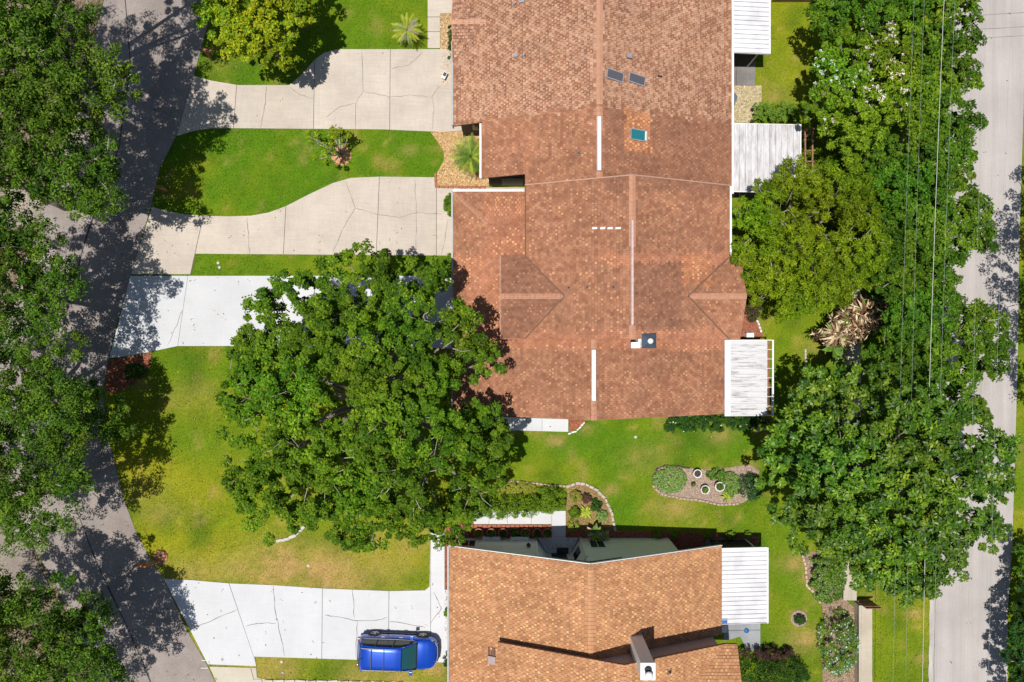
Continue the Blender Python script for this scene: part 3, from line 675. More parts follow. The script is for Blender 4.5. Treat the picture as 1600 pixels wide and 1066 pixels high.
caps(HB, (-3.31, 8.39, 2.6), (-1.34, 6.46, 3.40), .26, capc)
caps(HB, (4.23, -4.1, 5.8), (4.23, -3.1, 5.8), .3, capc); caps(HB, (4.23, -.4, 5.8), (4.23, .1, 5.8), .3, capc)
def ridge_vent(thing, x, y0, y1, z, w, mat): 
    mb = MB(); h = .07; mb.add([(x - w / 2, y0, z - .03), (x - w * .32, y0, z + h), (x + w * .32, y0, z + h), (x + w / 2, y0, z - .03), (x - w / 2, y1, z - .03), (x - w * .32, y1, z + h), (x + w * .32, y1, z + h), (x + w / 2, y1, z - .03)], [(0, 1, 5, 4), (1, 2, 6, 5), (2, 3, 7, 6), (0, 3, 2, 1), (4, 5, 6, 7)])
    return mb.build('ridge_vent', mat, thing)
def strip3(thing, a, b, w, mat, name):
    a = Vector(a); b = Vector(b); d = (b - a).normalized(); q = Vector((-d.y, d.x, 0)).normalized() * w / 2; u = Vector((0, 0, .012)); L_ = [a - q + u, a + q + u, b + q + u, b - q + u]
    return MB().add(L_ + [v - u for v in L_], [(3, 2, 1, 0), (0, 1, 5, 4), (1, 2, 6, 5), (2, 3, 7, 6), (3, 0, 4, 7)]).build(name, mat, thing)
vm = simple('valley_shingle', (.16, .085, .055), .9); rk = simple('rake_edge', (.42, .26, .19), .8)
for a_, b_ in (((.68, 4.51, 4.88), (2.72, 2.32, 5.71)), ((.68, .13, 4.88), (2.72, 2.32, 5.71)), ((9.1, 2.32, 5.79), (11.5, 4.42, 4.80)), ((9.1, 2.32, 5.79), (11.5, .13, 4.80))): strip3(HB, a_, b_, .07, vm, 'valley')  # thin dark strips drawn along the valleys for slope shading
for a_, b_ in (((.68, 8.27, 4.87), (6, 8.27, 7.05)), ((6, 8.27, 7.05), (11.58, 8.27, 4.76)), ((-.62, .12, 4.85), (-.62, 4.5, 4.85))): strip3(HB, a_, b_, .06, rk, 'rake_edge')
strip3(HB, (.70, 4.5, 4.9), (.70, 8.25, 4.9), .05, vm, 'rake_edge')
ridge_vent(HB, 4.5, 8.78, 11.55, 5.86, .25, M['white']); ridge_vent(HB, 4.22, -3.08, -.45, 5.86, .25, M['white'])
ridge_vent(HB, 5.99, .8, 6.0, 7.04, .16, simple('dull_ridge_metal', (.5, .38, .36), .6))
skylight(HB, 998, 212, PEA, .98, .6, M['sky_teal'], math.radians(-2), True)
for px in (929, 941.5, 953, 965.5): louver(HB, px, 357, PW3, .24, .1, .07, M['white'])
for px, py in ((888, 450), (917, 449), (958, 449)): pipe(HB, px, py, PW3, .035, .2, M['black'])
for px, py in ((994, 459), (1048, 500)): pipe(HB, px, py, PE3, .05, .2, simple('rusty_pipe', (.15, .05, .03)))
pipe(HB, 904, 240, PWA, .03, .15, M['black'])
MB().box(-3.42, -3.33, -4.1, 8.4, 2.5, 2.61).box(-3.42, -3.33, 8.39, 8.5, 2.5, 2.61).build('gutter', M['gutter'], HB)
MB().box(-3.33, .66, 8.41, 8.52, 2.5, 2.62).build('gutter', M['white'], HB)
MB().box(-1.80, -1.69, 9.0, 12.04, 3.14, 3.26).build('gutter', M['white'], HB)
MB().box(11.6, 11.70, 4.5, 8.25, 4.58, 4.68).build('gutter', M['white'], HB)
MB().box(12.38, 12.49, 8.3, 12.1, 2.45, 2.57).build('gutter', M['white'], HB)
MB().box(-.64, -.6, .1, 4.5, 4.6, 4.72).build('fascia', M['fascia'], HB)
MB().box(-.6, .66, 9.26, 9.298, .3, 2.2).build('door', M['black'], HB)
# chimney chase on the middle house
CH = empty('chimney_chase'); CH.parent = HB
mb = MB(); mb.box(6.5, 7.15, -.32, .32, 4.5, 7.0); mb.build('chase', M['white'], CH)
mb = MB(); mb.add([(6.46, -.36, 7.0), (7.19, -.36, 7.0), (7.19, .36, 7.0), (6.46, .36, 7.0), (6.825, 0, 7.22)], [(0, 1, 4), (1, 2, 4), (2, 3, 4), (3, 0, 4), (3, 2, 1, 0)]); mb.build('cap', simple('blue_grey_metal', (.12, .15, .19), .35, .6), CH)
MB().lathe([(.1, .0), (.1, .18), (.16, .2), (.12, .3), (0, .33)], 14, (6.825, 0, 7.15)).build('flue', M['white'], CH)
MB().box(6.02, 6.48, -.36, -.06, 6.2, 6.55).box(6.35, 6.49, -.05, .3, 6.2, 6.7).build('flashing_box', M['white'], CH)

# --- house F (bottom)
HF = empty('house', (0, 0, 0), label='house with orange tan shingle roof at the bottom edge, pots along its wall', cat='house')
PWF = (5.8 - T * 4.06, T, 0); PEF = (5.8 + T * 4.06, -T, 0); PW2 = (7 - T * 5.58, T, 0); PE2 = (7 + T * 5.58, -T, 0)
fF = [([(-3.53, -16.5), (4.06, -16.5), (4.06, -11.53), (-3.53, -11.53)], PWF), ([(4.06, -16.5), (11.8, -16.5), (11.8, -11.53), (4.06, -11.53)], PEF),
      ([(-3.53, -24), (-.5, -24), (-.5, -16.5), (-3.53, -16.5)], PWF),
      ([(-.75, -24), (5.58, -24), (5.58, -16.15), (-.75, -16.15)], PW2), ([(5.58, -18.4), (9.1, -18.4), (9.1, -16.15), (5.58, -16.15)], PE2), ([(9.1, -18.4), (11.3, -16.15), (9.1, -16.15)], PE2), ([(5.58, -24), (11.3, -24), (11.3, -18.42), (5.58, -18.42)], PE2),
      ([(9.1, -18.4), (12.0, -18.4), (12.0, -16.15), (11.3, -16.15)], (4.65 - .40 * 16.15, 0, -.40))]
roof(HF, fF, 'F', 3)
caps(HF, (4.06, -16.3, 5.8), (4.06, -11.8, 5.8), .3, srgb(186, 138, 100), .2, drop=.05); caps(HF, (5.58, -24, 7), (5.58, -16.7, 7), .3, srgb(186, 138, 100), .2, drop=.05)
MB().box(-3.64, -3.55, -24, -11.53, 2.55, 2.68).build('gutter', M['gutter'], HF)
# walls with the splayed entrance recess (front wall line y=-11.85)
yw = -11.83
def fwall(pts, z=None):
    pass
xr = 4.06
recess = [(1.42, yw), (2.1, yw - .95), (3.5, yw - .95), (4.1, yw)]
mb = MB()
mb.prism([(-3.1, yw), (1.42, yw), (1.42, -16.3), (-3.1, -16.3)], -.05, zfun(PWF, -.16))
mb.prism([(1.42, yw), (2.1, yw - .95), (2.1, -16.3), (1.42, -16.3)], -.05, zfun(PWF, -.16))
mb.prism([(2.1, yw - .95), (3.5, yw - .95), (3.5, -16.3), (2.1, -16.3)], -.05, zfun(PWF, -.16))
mb.prism([(3.5, yw - .95), (4.06, yw - .0635), (4.06, -16.3), (3.5, -16.3)], -.05, zfun(PWF, -.16))
mb.prism([(4.06, yw), (9.4, yw), (9.4, -16.3), (4.06, -16.3)], -.05, zfun(PEF, -.16))
mb.prism([(-3.1, -24), (-.4, -24), (-.4, -16.3), (-3.1, -16.3)], -.05, zfun(PWF, -.16))
mb.build('wall', M['stucco'], HF)
mb = MB(); mb.prism([(-.4, -24), (5.58, -24), (5.58, -16.5), (-.4, -16.5)], -.05, zfun(PW2, -.16)); mb.prism([(5.58, -24), (11.2, -24), (11.2, -16.5), (5.58, -16.5)], -.05, zfun(PE2, -.16)); mb.build('wall', M['stucco_mauve'], HF)
mb = MB(); mb.bar((-3.53, -11.50, 2.62), (4.06, -11.50, 5.73), .04, .16); mb.bar((4.06, -11.50, 5.73), (11.8, -11.50, 2.55), .04, .16); mb.build('fascia', M['white'], HF)
for a_, b_ in (((1.8, -11.72, 4.2), (4.06, -11.72, 5.1)), ((4.06, -11.72, 5.1), (5.9, -11.72, 4.35)), ((-1.7, -11.72, 2.9), (-.9, -11.72, 3.2)), ((8.9, -11.72, 3.3), (10.6, -11.72, 2.6))): MB().bar(a_, b_, .22, .06).build('gable_board', M['fascia'], HF)
def fwin(x0, x1, z0, z1, y=yw, name='window'):
    f = MB().box(x0 - .06, x1 + .06, y + .001, y + .05, z0 - .06, z1 + .06).build(name, M['white'], HF)
    MB().box(x0, (x0 + x1) / 2 - .02, y + .05, y + .056, z0, z1).build('pane', M['glass'], f); MB().box((x0 + x1) / 2 + .02, x1, y + .05, y + .056, z0, z1).build('pane', M['glass'], f)
fwin(-2.9, -2.15, .7, 1.9); fwin(4.55, 5.35, .8, 2.0)
for cx0, cy0 in recess: MB().box(cx0 - .05, cx0 + .05, cy0 - .0, cy0 + .05, 0, 3.6).build('corner_board', M['white'], HF)
MB().prism([(1.5, yw + .02), (2.12, yw - .93), (3.48, yw - .93), (4.02, yw + .02)], -.02, .04).build('entry_floor', M['conc_white'], HF)
MB().bar((1.42, yw + .03, 3.55), (2.1, yw - .92, 3.55), .08, .1).bar((3.5, yw - .92, 3.55), (4.1, yw + .03, 3.55), .08, .1).build('entry_trim', M['white'], HF)
d_ = MB().box(2.35, 3.25, yw - .949, yw - .91, 0, 2.1).build('door', M['black'], HF); MB().box(3.1, 3.16, yw - .91, yw - .86, 1.0, 1.12).build('handle', M['gutter'], d_)
MB().prism([(3.62, yw - .76), (3.93, yw - .25), (3.90, yw - .23), (3.59, yw - .74)], .8, 2.0).build('window', M['glass'], HF)
w_ = MB().lathe([(.0, 0), (.07, .02), (.09, .1), (.09, .28), (.13, .3), (0, .4)], 10).build('wall_lamp', M['black'], HF, loc=(.95, yw + .13, 1.6)); MB().box(-.03, .03, -.14, -.05, .15, .2).build('bracket', M['black'], w_)
# mauve vent box with a flat brown slab painted as its shadow; vent pipe
roof_box(HF, 'roof_vent', 768.5, 1030, PWF, .42, .42, .16, M['stucco_mauve']); roof_box(HF, 'roof_vent', 768.5, 1018, PWF, .42, .5, .035, M['fascia'])
pipe(HF, 1046, 1049, PE2, .05, .2, M['black'])
CF = empty('chimney'); CF.parent = HF
MB().box(6.25, 6.92, -16.4, -15.62, 4.0, 7.9).build('chimney_stack', M['white'], CF)
MB().box(6.22, 6.95, -16.43, -15.59, 7.9, 7.96).build('cap', M['white'], CF)
MB().lathe([(.17, 0), (.17, .16), (.13, .16), (.13, .02), (0, .02)], 16, (6.58, -15.9, 7.96)).build('flue', M['black'], CF)
MB().lathe([(.0, .32), (.12, .3), (.2, .22), (.2, .16), (.15, .14), (.15, 0)], 16, (6.6, -16.12, 7.96)).build('flue_cowl', M['white'], CF)

# ------------------------------------------------------------------ porch roofs
def porch(label, x0, x1, y0, y1, zi, zo, mat, n, along='x', open_side='', trim_strip=False, fl=True):
    t = empty('porch', ((x0 + x1) / 2, y0, 0), label=label, cat='porch'); ox, oy = t.location.x, t.location.y
    zf = lambda x: zi + (zo - zi) * (x - x0) / (x1 - x0)
    xe = x1 - (.28 if open_side == 'rafters' else 0)
    if along == 'x':
        w = (y1 - y0) / n; me = MB()
        # tray panel with raised seam
        Lx = xe - x0; prof = [(0, .0), (.0, .055), (.03, .055), (.03, .0), (w - .004, .0)]
        vs = []; 
        for X in (0, Lx):
            for yy, zz in prof: vs.append((X, yy, zz + (zf(x0 + X) - zi)))
        vs += [(v[0], v[1], v[2] - .02) for v in vs]
        fs = [(i, i + 5, i + 6, i + 1) for i in range(4)] + [(i + 10, i + 11, i + 16, i + 15) for i in range(4)] + [(i, i + 1, i + 11, i + 10) for i in range(4)] + [(i + 5, i + 15, i + 16, i + 6) for i in range(4)] + [(0, 10, 15, 5), (4, 9, 19, 14)]
        fs = [f[::-1] for f in fs]
        me = MB().add(vs, fs).mesh('panel')
        for k in range(n): link('panel', me, mat, t, loc=(x0 - ox, y0 + k * w - oy, zi + random.uniform(-.004, .004)))
    else:
        w = (xe - x0) / n
        for k in range(n):
            a = x0 + k * w; b = a + w - .012
            mb = MB(); mb.add([(a - ox, y0 - oy, zf(a)), (b - ox, y0 - oy, zf(b)), (b - ox, y1 - oy, zf(b)), (a - ox, y1 - oy, zf(a))] + [(a - ox, y0 - oy, zf(a) - .03), (b - ox, y0 - oy, zf(b) - .03), (b - ox, y1 - oy, zf(b) - .03), (a - ox, y1 - oy, zf(a) - .03)], [(0, 1, 2, 3), (7, 6, 5, 4), (0, 4, 5, 1), (1, 5, 6, 2), (2, 6, 7, 3), (3, 7, 4, 0)])
            mb.build('panel', mat, t, loc=(0, 0, random.uniform(-.008, .008)))
    if trim_strip: MB().box(x0 - ox - .02, x0 - ox + .32, y0 - oy, y1 - oy, zi + .02, zi + .075).build('flashing', simple('pale_blue_flashing', (.6, .66, .73), .5, var=.04), t)
    # frame
    MB().box(x1 - ox, x1 + .09 - ox, y0 - oy - .02, y1 - oy + .02, zo - .1, zo + .035).build('gutter', M['white'], t)
    for yy in (y0, y1): MB().bar((x0 - ox, yy - oy, zi - .06), (x1 - ox, yy - oy, zo - .06), .05, .12).build('edge_beam', M['white'], t)
    if open_side == 'rafters':
        for k in range(9):
            yy = y0 + (y1 - y0) * k / 8; MB().bar((xe - .05 - ox, yy - oy, zf(xe) - .03), (x1 - ox, yy - oy, zo - .03), .028, .07).build('rafter', M['white'], t)
        MB().box(xe - ox - .02, x1 - ox, y0 - oy, y1 - oy, .0, .04).box(x1 - ox, x1 - ox + .7, y0 - oy + .1, y1 - oy - .1, .0, .04).build('floor_edge', M['brick'], t)
        MB().bar((xe + .12 - ox, y0 - oy, zo - .06), (xe + .12 - ox, y1 - oy, zo - .06), .03, .03).build('purlin', M['wood'], t)
    if fl: MB().box(x0 - ox - .2, x1 - ox - .4, y0 - oy + .15, y1 - oy - .15, -.04, .06).build('floor', M['conc_grey'], t)
    px1 = x1 - .45
    for yy in (y0 + .2, (y0 + y1) / 2, y1 - .2): MB().box(px1 - .04 - ox, px1 + .04 - ox, yy - .04 - oy, yy + .04 - oy, 0, zf(px1) - .05).build('post', M['white'], t)
    if open_side != 'open':
        for yy in (y0 + .2, y1 - .2): MB().box(x0 - ox, px1 - .05 - ox, yy - .01 - oy, yy + .01 - oy, .1, zf(px1) - .1).build('screen', M['screen'], t)
        MB().box(px1 - .01 - ox, px1 + .01 - ox, y0 - oy + .25, y1 - oy - .25, .1, zf(px1) - .1).build('screen', M['screen'], t)
    return t
porch('white ribbed porch roof behind the pinkish tan top house', 12.52, 14.57, 16.3, 21.5, 2.5, 2.3, M['sheet_clean'], 20)
porch('weathered mottled white patio roof beside the wooden trellis frame', 12.52, 16.35, 8.45, 12.3, 2.45, 2.2, M['sheet_mottled'], 11, 'y', 'open')
porch('streaky white porch roof with exposed rafter ends behind the central house', 12.0, 14.75, -4.22, .05, 2.5, 2.3, M['sheet'], 13, 'x', 'rafters', True)
porch('white ribbed porch roof attached to the orange roofed bottom house', 11.84, 14.45, -15.98, -11.72, 2.5, 2.3, M['sheet_clean'], 17)
o = MB().box(0, .3, 0, .28, 0, .012).build('tarp_patch', simple('blue_patch', (.03, .12, .35), .5)); o.parent = bpy.data.objects['porch.003']; o.location = (-1.3, 0.03, 2.52)

# ------------------------------------------------------------------ foliage engine
def leaf_mesh(name, P, R, per, ll, lw, pal, rs, up=.7, shell=.55, rosette=0, jitter=.35, bright=None, squash=.8):
    """P (N,3) clump centres, R (N,) radii"""
    N = len(P); n = N * per
    d = rs.normal(size=(n, 3)); d /= np.linalg.norm(d, axis=1)[:, None]; d[:, 2] = np.where(d[:, 2] < -.25, -d[:, 2], d[:, 2])
    rr = shell + (1 - shell) * rs.rand(n); rr *= rs.uniform(.75, 1.15, n)
    C = np.repeat(P, per, 0); RR = np.repeat(R, per)
    pos = C + d * (rr * RR)[:, None] * np.array([1, 1, squash])
    nrm = d * (1 - up) + np.array([0, 0, up]) + rs.normal(0, jitter, (n, 3)); nrm /= np.linalg.norm(nrm, axis=1)[:, None]
    ax = d * (1 + rosette) + rs.normal(0, .6, (n, 3)); ax -= nrm * (ax * nrm).sum(1)[:, None]; ax /= np.linalg.norm(ax, axis=1)[:, None] + 1e-9
    sd_ = np.cross(nrm, ax); L = ll * rs.uniform(.65, 1.3, n); Wd = lw * rs.uniform(.7, 1.25, n)
    a = pos - ax * (L / 2)[:, None]; b = pos + ax * (L / 2)[:, None] - nrm * (L * .12)[:, None]
    l = pos + sd_ * (Wd / 2)[:, None] + nrm * (Wd * .12)[:, None]; r = pos - sd_ * (Wd / 2)[:, None] + nrm * (Wd * .12)[:, None]
    V = np.stack([a, r, b, l], 1).reshape(-1, 3)
    pal = np.array(pal); cl = rs.rand(N); cc = np.repeat(cl, per); idx = np.clip((cc * .5 + rs.rand(n) * .5) * len(pal), 0, len(pal) - 1).astype(int)
    c = pal[idx] * rs.uniform(.7, 1.35, n)[:, None]
    lf = np.repeat(.78 + .5 * vnoise(P[:, 0] + 50, P[:, 1], 1.7, 141), per); hf = np.repeat(vnoise(P[:, 0], P[:, 1] + 30, 2.6, 143), per)
    c = c * .84 * lf[:, None] * np.stack([.74 + .36 * hf, np.ones(n) * 1.03, np.ones(n)], 1)
    return raw_mesh(name, V, 4, c), pos, nrm
class Lobe:
    def __init__(s, px, py, rpx, z, flat=.62):
        k = (1 - z / H) / S; s.x, s.y = (px - 800) * k, (533 - py) * k; s.z = z; s.r = rpx * k; s.rz = s.r * flat
def clumps(lobes, rc, dens, rs, inner=.25, lowcut=-.15, ragged=.16, void=.24, sdv=0):
    P = []; cell = {}; md = rc * .82
    for i, L in enumerate(lobes):
        n = int(dens * 14 * (L.r / rc) ** 2) + 4
        for _ in range(n):
            th = rs.uniform(0, 6.283); cz = rs.uniform(lowcut, 1); s = math.sqrt(1 - cz * cz)
            k = rs.uniform(.80, 1.0 + ragged)
            if rs.rand() < inner: k = rs.uniform(.35, .75)
            x = L.x + L.r * s * math.cos(th) * k; y = L.y + L.r * s * math.sin(th) * k; z = L.z + L.rz * cz * k + rs.normal(0, .16)
            bad = k > .7 and float(vnoise(np.float64(x), np.float64(y), 1.15, 300 + sdv)) < void
            for j, Q in enumerate(lobes):
                if j != i and ((x - Q.x) / Q.r) ** 2 + ((y - Q.y) / Q.r) ** 2 + ((z - Q.z) / Q.rz) ** 2 < .45 and k > .78: bad = True; break
            if bad: continue
            ky = (int(x // md), int(y // md), int(z // md)); close = False
            for ax_ in (-1, 0, 1):
                for ay_ in (-1, 0, 1):
                    for az_ in (-1, 0, 1):
                        for q in cell.get((ky[0] + ax_, ky[1] + ay_, ky[2] + az_), ()):
                            if (q[0] - x) ** 2 + (q[1] - y) ** 2 + (q[2] - z) ** 2 < md * md: close = True
            if close: continue
            cell.setdefault(ky, []).append((x, y, z)); P.append((x, y, z))
    return np.array(P)
def limb_path(a, b, bend, rs, n=6):
    a = Vector(a); b = Vector(b); out = []
    for i in range(n + 1):
        t = i / n; p = a.lerp(b, t); p.z += bend * math.sin(t * math.pi); p.x += rs.uniform(-.12, .12) * (0 < i < n); p.y += rs.uniform(-.12, .12) * (0 < i < n); out.append(p)
    return out
def tree(name, label, base, lobes, rc, dens, per, ll, lw, pal, seed, trunk_r=.22, bark='bark', cat='tree', mat='leaf', up=.6, inner=.25, twigs=.35, group=None, fork=.3, rosette=0, ragged=.16, jitter=.35, blossoms=None, squash=.8, void=.24, csz=.72):
    rs = np.random.RandomState(seed)
    t = empty(name, (base[0], base[1], 0), label=label, cat=cat, group=group); B = np.array([base[0], base[1], 0])
    if name == 'hedge_tree':
        for q in lobes:
            if to_px(q.x, q.y, q.z)[0] > 1475: q.x -= .35; q.r *= .84; q.rz *= .9
    P = clumps(lobes, rc, dens, rs, inner, ragged=ragged, void=void, sdv=seed % 7); R = rc * csz * rs.uniform(.55, 1.5, len(P))
    me, pos, nrm = leaf_mesh('crown', P - B, R, per, ll, lw, pal, rs, up, rosette=rosette, jitter=jitter, squash=squash)
    link('crown', me, M[mat], t)
    if blossoms:
        k, cols, sz, zone = blossoms; ok = np.ones(len(pos), bool)
        if zone: ok = zone(pos + B)
        cand = np.where(ok & (nrm[:, 2] > .3))[0]; sel = rs.choice(cand, min(k, len(cand)), replace=False)
        Q = pos[sel] + nrm[sel] * .08; V = []
        m2, _, _ = leaf_mesh('blossoms', Q, np.full(len(Q), .09 * sz), 9, .07 * sz, .06 * sz, cols, rs, .7)
        link('blossoms', m2, M['chip'], t, 'stuff')
    zt = sum(l.z for l in lobes) / len(lobes); fk = (0, 0, zt * fork)
    MB().tube([(0, 0, -.1), (rs.uniform(-.05, .05), 0, zt * fork * .5), fk], [trunk_r * 1.35, trunk_r, trunk_r * .9], 9).build('trunk', M[bark], t)
    hubs = []
    for L in lobes:
        c = (L.x - base[0], L.y - base[1], L.z - L.rz * .1); p = limb_path(fk, c, L.r * .12, rs); n = len(p)
        MB().tube(p, [trunk_r * .62 * (1 - .75 * i / (n - 1)) for i in range(n)], 6).build('branch', M[bark], t); hubs.append(c)
    mb = MB(); hubs_np = np.array(hubs)
    for q in (P - B):
        if rs.rand() > twigs: continue
        h = hubs_np[np.argmin(((hubs_np - q) ** 2).sum(1))]; h = h * .45 + q * .55 + rs.normal(0, .2, 3) - np.array([0, 0, .15]); mid = (h * .4 + q * .6) + rs.normal(0, .1, 3); end = q + np.array([0, 0, .25 * rc]) + rs.normal(0, rc * .4, 3)
        r0 = .014 + .014 * rs.rand(); mb.tube([h, mid, end], [r0 * 1.5, r0, r0 * .4], 3)
    if mb.f: mb.build('twigs', M['bark_pale'], t, 'stuff')
    return t

G1 = [(.055, .125, .006), (.10, .19, .008), (.155, .26, .010), (.24, .34, .018)]            # mid green broadleaf
GO = [(.055, .12, .010), (.095, .18, .014), (.15, .25, .018), (.23, .32, .03)]              # live oak
GM = [(.035, .09, .006), (.07, .15, .008), (.125, .22, .010), (.24, .32, .02)]                 # magnolia
GE = [(.11, .18, .006), (.18, .26, .008), (.25, .33, .010), (.32, .38, .016)]                # yellow green elm
GH = [(.038, .095, .006), (.07, .15, .008), (.12, .215, .012), (.185, .285, .018)]
GY = [(.18, .24, .008), (.29, .34, .010), (.40, .42, .014)]
GD = [(.015, .045, .012), (.03, .08, .015), (.045, .11, .02)]

# central tree
L = Lobe
lob = [L(560, 452, 62, 6.2), L(470, 505, 75, 6.2), L(640, 475, 62, 6.6), L(405, 555, 48, 5.5), L(425, 615, 66, 6.2), L(545, 555, 85, 7.8), L(685, 545, 70, 7.2), L(740, 572, 38, 6.2), L(610, 650, 60, 8.2), L(655, 720, 90, 8), L(735, 685, 55, 6.6), L(500, 720, 85, 7.2),
       L(410, 690, 55, 5.6), L(440, 785, 55, 5.2), L(560, 790, 62, 6), L(650, 795, 48, 5.6), L(735, 760, 44, 5.6), L(392, 745, 40, 4.8), L(700, 815, 32, 5), L(765, 660, 26, 5.6), L(600, 425, 34, 5.6), L(668, 440, 34, 5.8), L(770, 725, 26, 5.2), L(620, 590, 70, 7.4), L(480, 610, 60, 7), L(660, 500, 40, 7)]
tree('shade_tree', 'largest dense green tree with a broad crown over the white driveway and front lawn', g(600, 620), lob, .42, .40, 95, .165, .105, G1, 101, .34, twigs=.3, up=.55, void=.29, csz=.68)

# oaks beyond the street on the left
ZK = {201: 1.0, 202: .86, 203: .84, 204: .68, 205: .70, 206: .74}
def oak(label, base, lob, seed, **k):
    for q in lob: px_, py_ = to_px(q.x, q.y, q.z); z_ = q.z * ZK[seed]; k_ = (1 - z_ / H) / S; q.x, q.y, q.z = (px_ - 800) * k_, (533 - py_) * k_, z_
    return tree('oak_tree', label, base, lob, .46, .40, 105, .17, .078, GO, seed, .32, twigs=.35, up=.5, group='oaks along the far side of the street', ragged=.34, jitter=.5, void=.23, csz=.88, **k)
oak('oak at the top left corner, its crown reaching over the shaded street', g(100, 130), [L(20, 20, 75, 8.5), L(95, 30, 55, 8), L(40, 95, 70, 9), L(130, 130, 62, 8), L(185, 148, 30, 7), L(70, 150, 60, 8.5), L(-40, 80, 90, 9.5), L(5, 150, 60, 9), L(-100, 0, 100, 9), L(110, -65, 62, 9), L(165, -85, 62, 8.6), L(150, -150, 70, 9)], 201)  # lobes above the frame are added to shade the road
oak('oak second from the top along the left edge, above the neighbour driveway', g(105, 320), [L(30, 215, 62, 8.5), L(100, 225, 60, 8), L(140, 250, 45, 7.5), L(155, 290, 38, 6.5), L(100, 280, 45, 7), L(-30, 250, 70, 9), L(30, 270, 45, 7.5), L(165, 318, 22, 7.5), L(120, 315, 18, 7)], 202)  # includes a tall lobe added for heavier shade below
oak('oak at mid left between the neighbour driveway and the dark shaded road', g(85, 470), [L(15, 385, 48, 7), L(60, 415, 42, 7.5), L(95, 410, 26, 7), L(20, 450, 55, 8), L(-40, 420, 70, 8.5), L(60, 470, 34, 7.5), L(108, 445, 26, 8), L(85, 500, 24, 7.5), L(50, 365, 24, 8)], 203)  # tall lobe added here too, to deepen the road shade
oak('oak at left level with the red mulch bed, crown reaching toward the lawn', g(80, 620), [L(25, 535, 50, 8), L(75, 560, 48, 8), L(30, 610, 62, 8.5), L(100, 620, 50, 8), L(150, 640, 34, 5.2), L(60, 660, 50, 8), L(188, 655, 26, 4.4), L(140, 675, 30, 5.4), L(-50, 590, 80, 9)], 204)
oak('lower left oak beside the second neighbour driveway, shading the street bend', g(88, 760), [L(30, 735, 58, 8), L(90, 720, 45, 7.6), L(62, 795, 48, 8.6), L(10, 805, 44, 7.4), L(105, 755, 34, 8.4), L(-60, 730, 80, 8.5), L(95, 690, 28, 6.4)], 205)
oak('oak in the bottom left corner whose round shadow falls on the street', g(130, 960), [L(30, 945, 45, 7.5), L(90, 950, 44, 7.5), L(142, 965, 28, 6), L(40, 1010, 66, 8.5), L(110, 1040, 60, 8), L(160, 1050, 36, 7), L(-50, 980, 80, 9), L(20, 1090, 90, 8), L(120, 1000, 40, 8)], 206)
# small tree by first driveway
tree('young_tree', 'yellow green young tree beside the top driveway, next to the street', g(438, 92), [L(395, 8, 56, 4), L(358, 28, 38, 3.6), L(430, 25, 50, 4), L(400, 55, 46, 3.8), L(440, 72, 34, 3.4), L(326, 25, 15, 3.2), L(462, 20, 24, 3.6), L(415, -30, 60, 4)], .40, .42, 80, .19, .11, GY[:3] + G1[2:], 301, .16, twigs=.2)
# right side trees
tree('elm_tree', 'feathery yellow green tree touching the mottled patio roof behind the central house', g(1200, 395), [L(1215, 345, 58, 4.6), L(1285, 320, 58, 5), L(1340, 310, 42, 4.8), L(1200, 410, 55, 4.6), L(1265, 400, 66, 5.4), L(1325, 390, 56, 5), L(1230, 455, 44, 4.2), L(1285, 442, 42, 4.4), L(1345, 420, 32, 4.4), L(1180, 365, 38, 4), L(1250, 280, 30, 4.2), L(1365, 345, 34, 4.4)],
     .36, .46, 90, .22, .05, GE, 401, .2, twigs=.35, up=.45, jitter=.55, ragged=.22)
tree('crape_myrtle', 'flowering tree with pale pink and white blossoms in the top right garden', g(1310, 190), [L(1330, 110, 54, 4.6), L(1385, 90, 52, 4.8), L(1310, 165, 46, 4.4), L(1370, 165, 66, 5.2), L(1430, 140, 50, 4.8), L(1420, 200, 46, 4.6), L(1340, 215, 40, 4.2), L(1355, 65, 38, 4.2)],
     .36, .46, 80, .19, .085, G1[1:] + GE[:1], 402, .14, twigs=.25, up=.5, blossoms=(420, [(.62, .48, .44), (.7, .64, .58), (.6, .4, .38)], 1.0, lambda p: (fbm(p[:, 0], p[:, 1], 1.6, 91) > .5) & (p[:, 0] < 20)))
tree('hedge_tree', 'dark leafy tree in the top right corner beside the power lines and road', g(1400, 90), [L(1350, 15, 48, 4.6), L(1410, 15, 52, 5.2), L(1470, 25, 50, 5.2), L(1500, 60, 36, 4.8), L(1440, 70, 44, 5), L(1300, 30, 32, 4), L(1400, -50, 80, 5), L(1505, 15, 28, 4.8)], .37, .42, 80, .18, .095, GH, 403, .16, group='trees in a row beside the side road')
tree('hedge_tree', 'green tree right of the pink blossoms, its pointed lobes over the side road', g(1400, 190), [L(1485, 110, 44, 5), L(1515, 125, 30, 4.6), L(1490, 175, 48, 5.2), L(1520, 195, 28, 4.6), L(1480, 235, 44, 5), L(1510, 245, 26, 4.6), L(1440, 245, 46, 5), L(1395, 255, 42, 4.8), L(1440, 170, 38, 5)], .37, .42, 80, .18, .095, GH, 404, .16, group='trees in a row beside the side road')
tree('hedge_tree', 'green tree beside the road at mid right, between yellow green elm and road bend', g(1410, 350), [L(1430, 320, 54, 5.4), L(1490, 310, 50, 5.4), L(1535, 330, 34, 5), L(1480, 375, 52, 5.4), L(1530, 370, 32, 5), L(1420, 390, 52, 5.2), L(1400, 440, 40, 4.8), L(1450, 430, 34, 4.8), L(1400, 290, 40, 5), L(1460, 270, 34, 5)], .37, .42, 80, .18, .095, GH, 405, .18, group='trees in a row beside the side road')
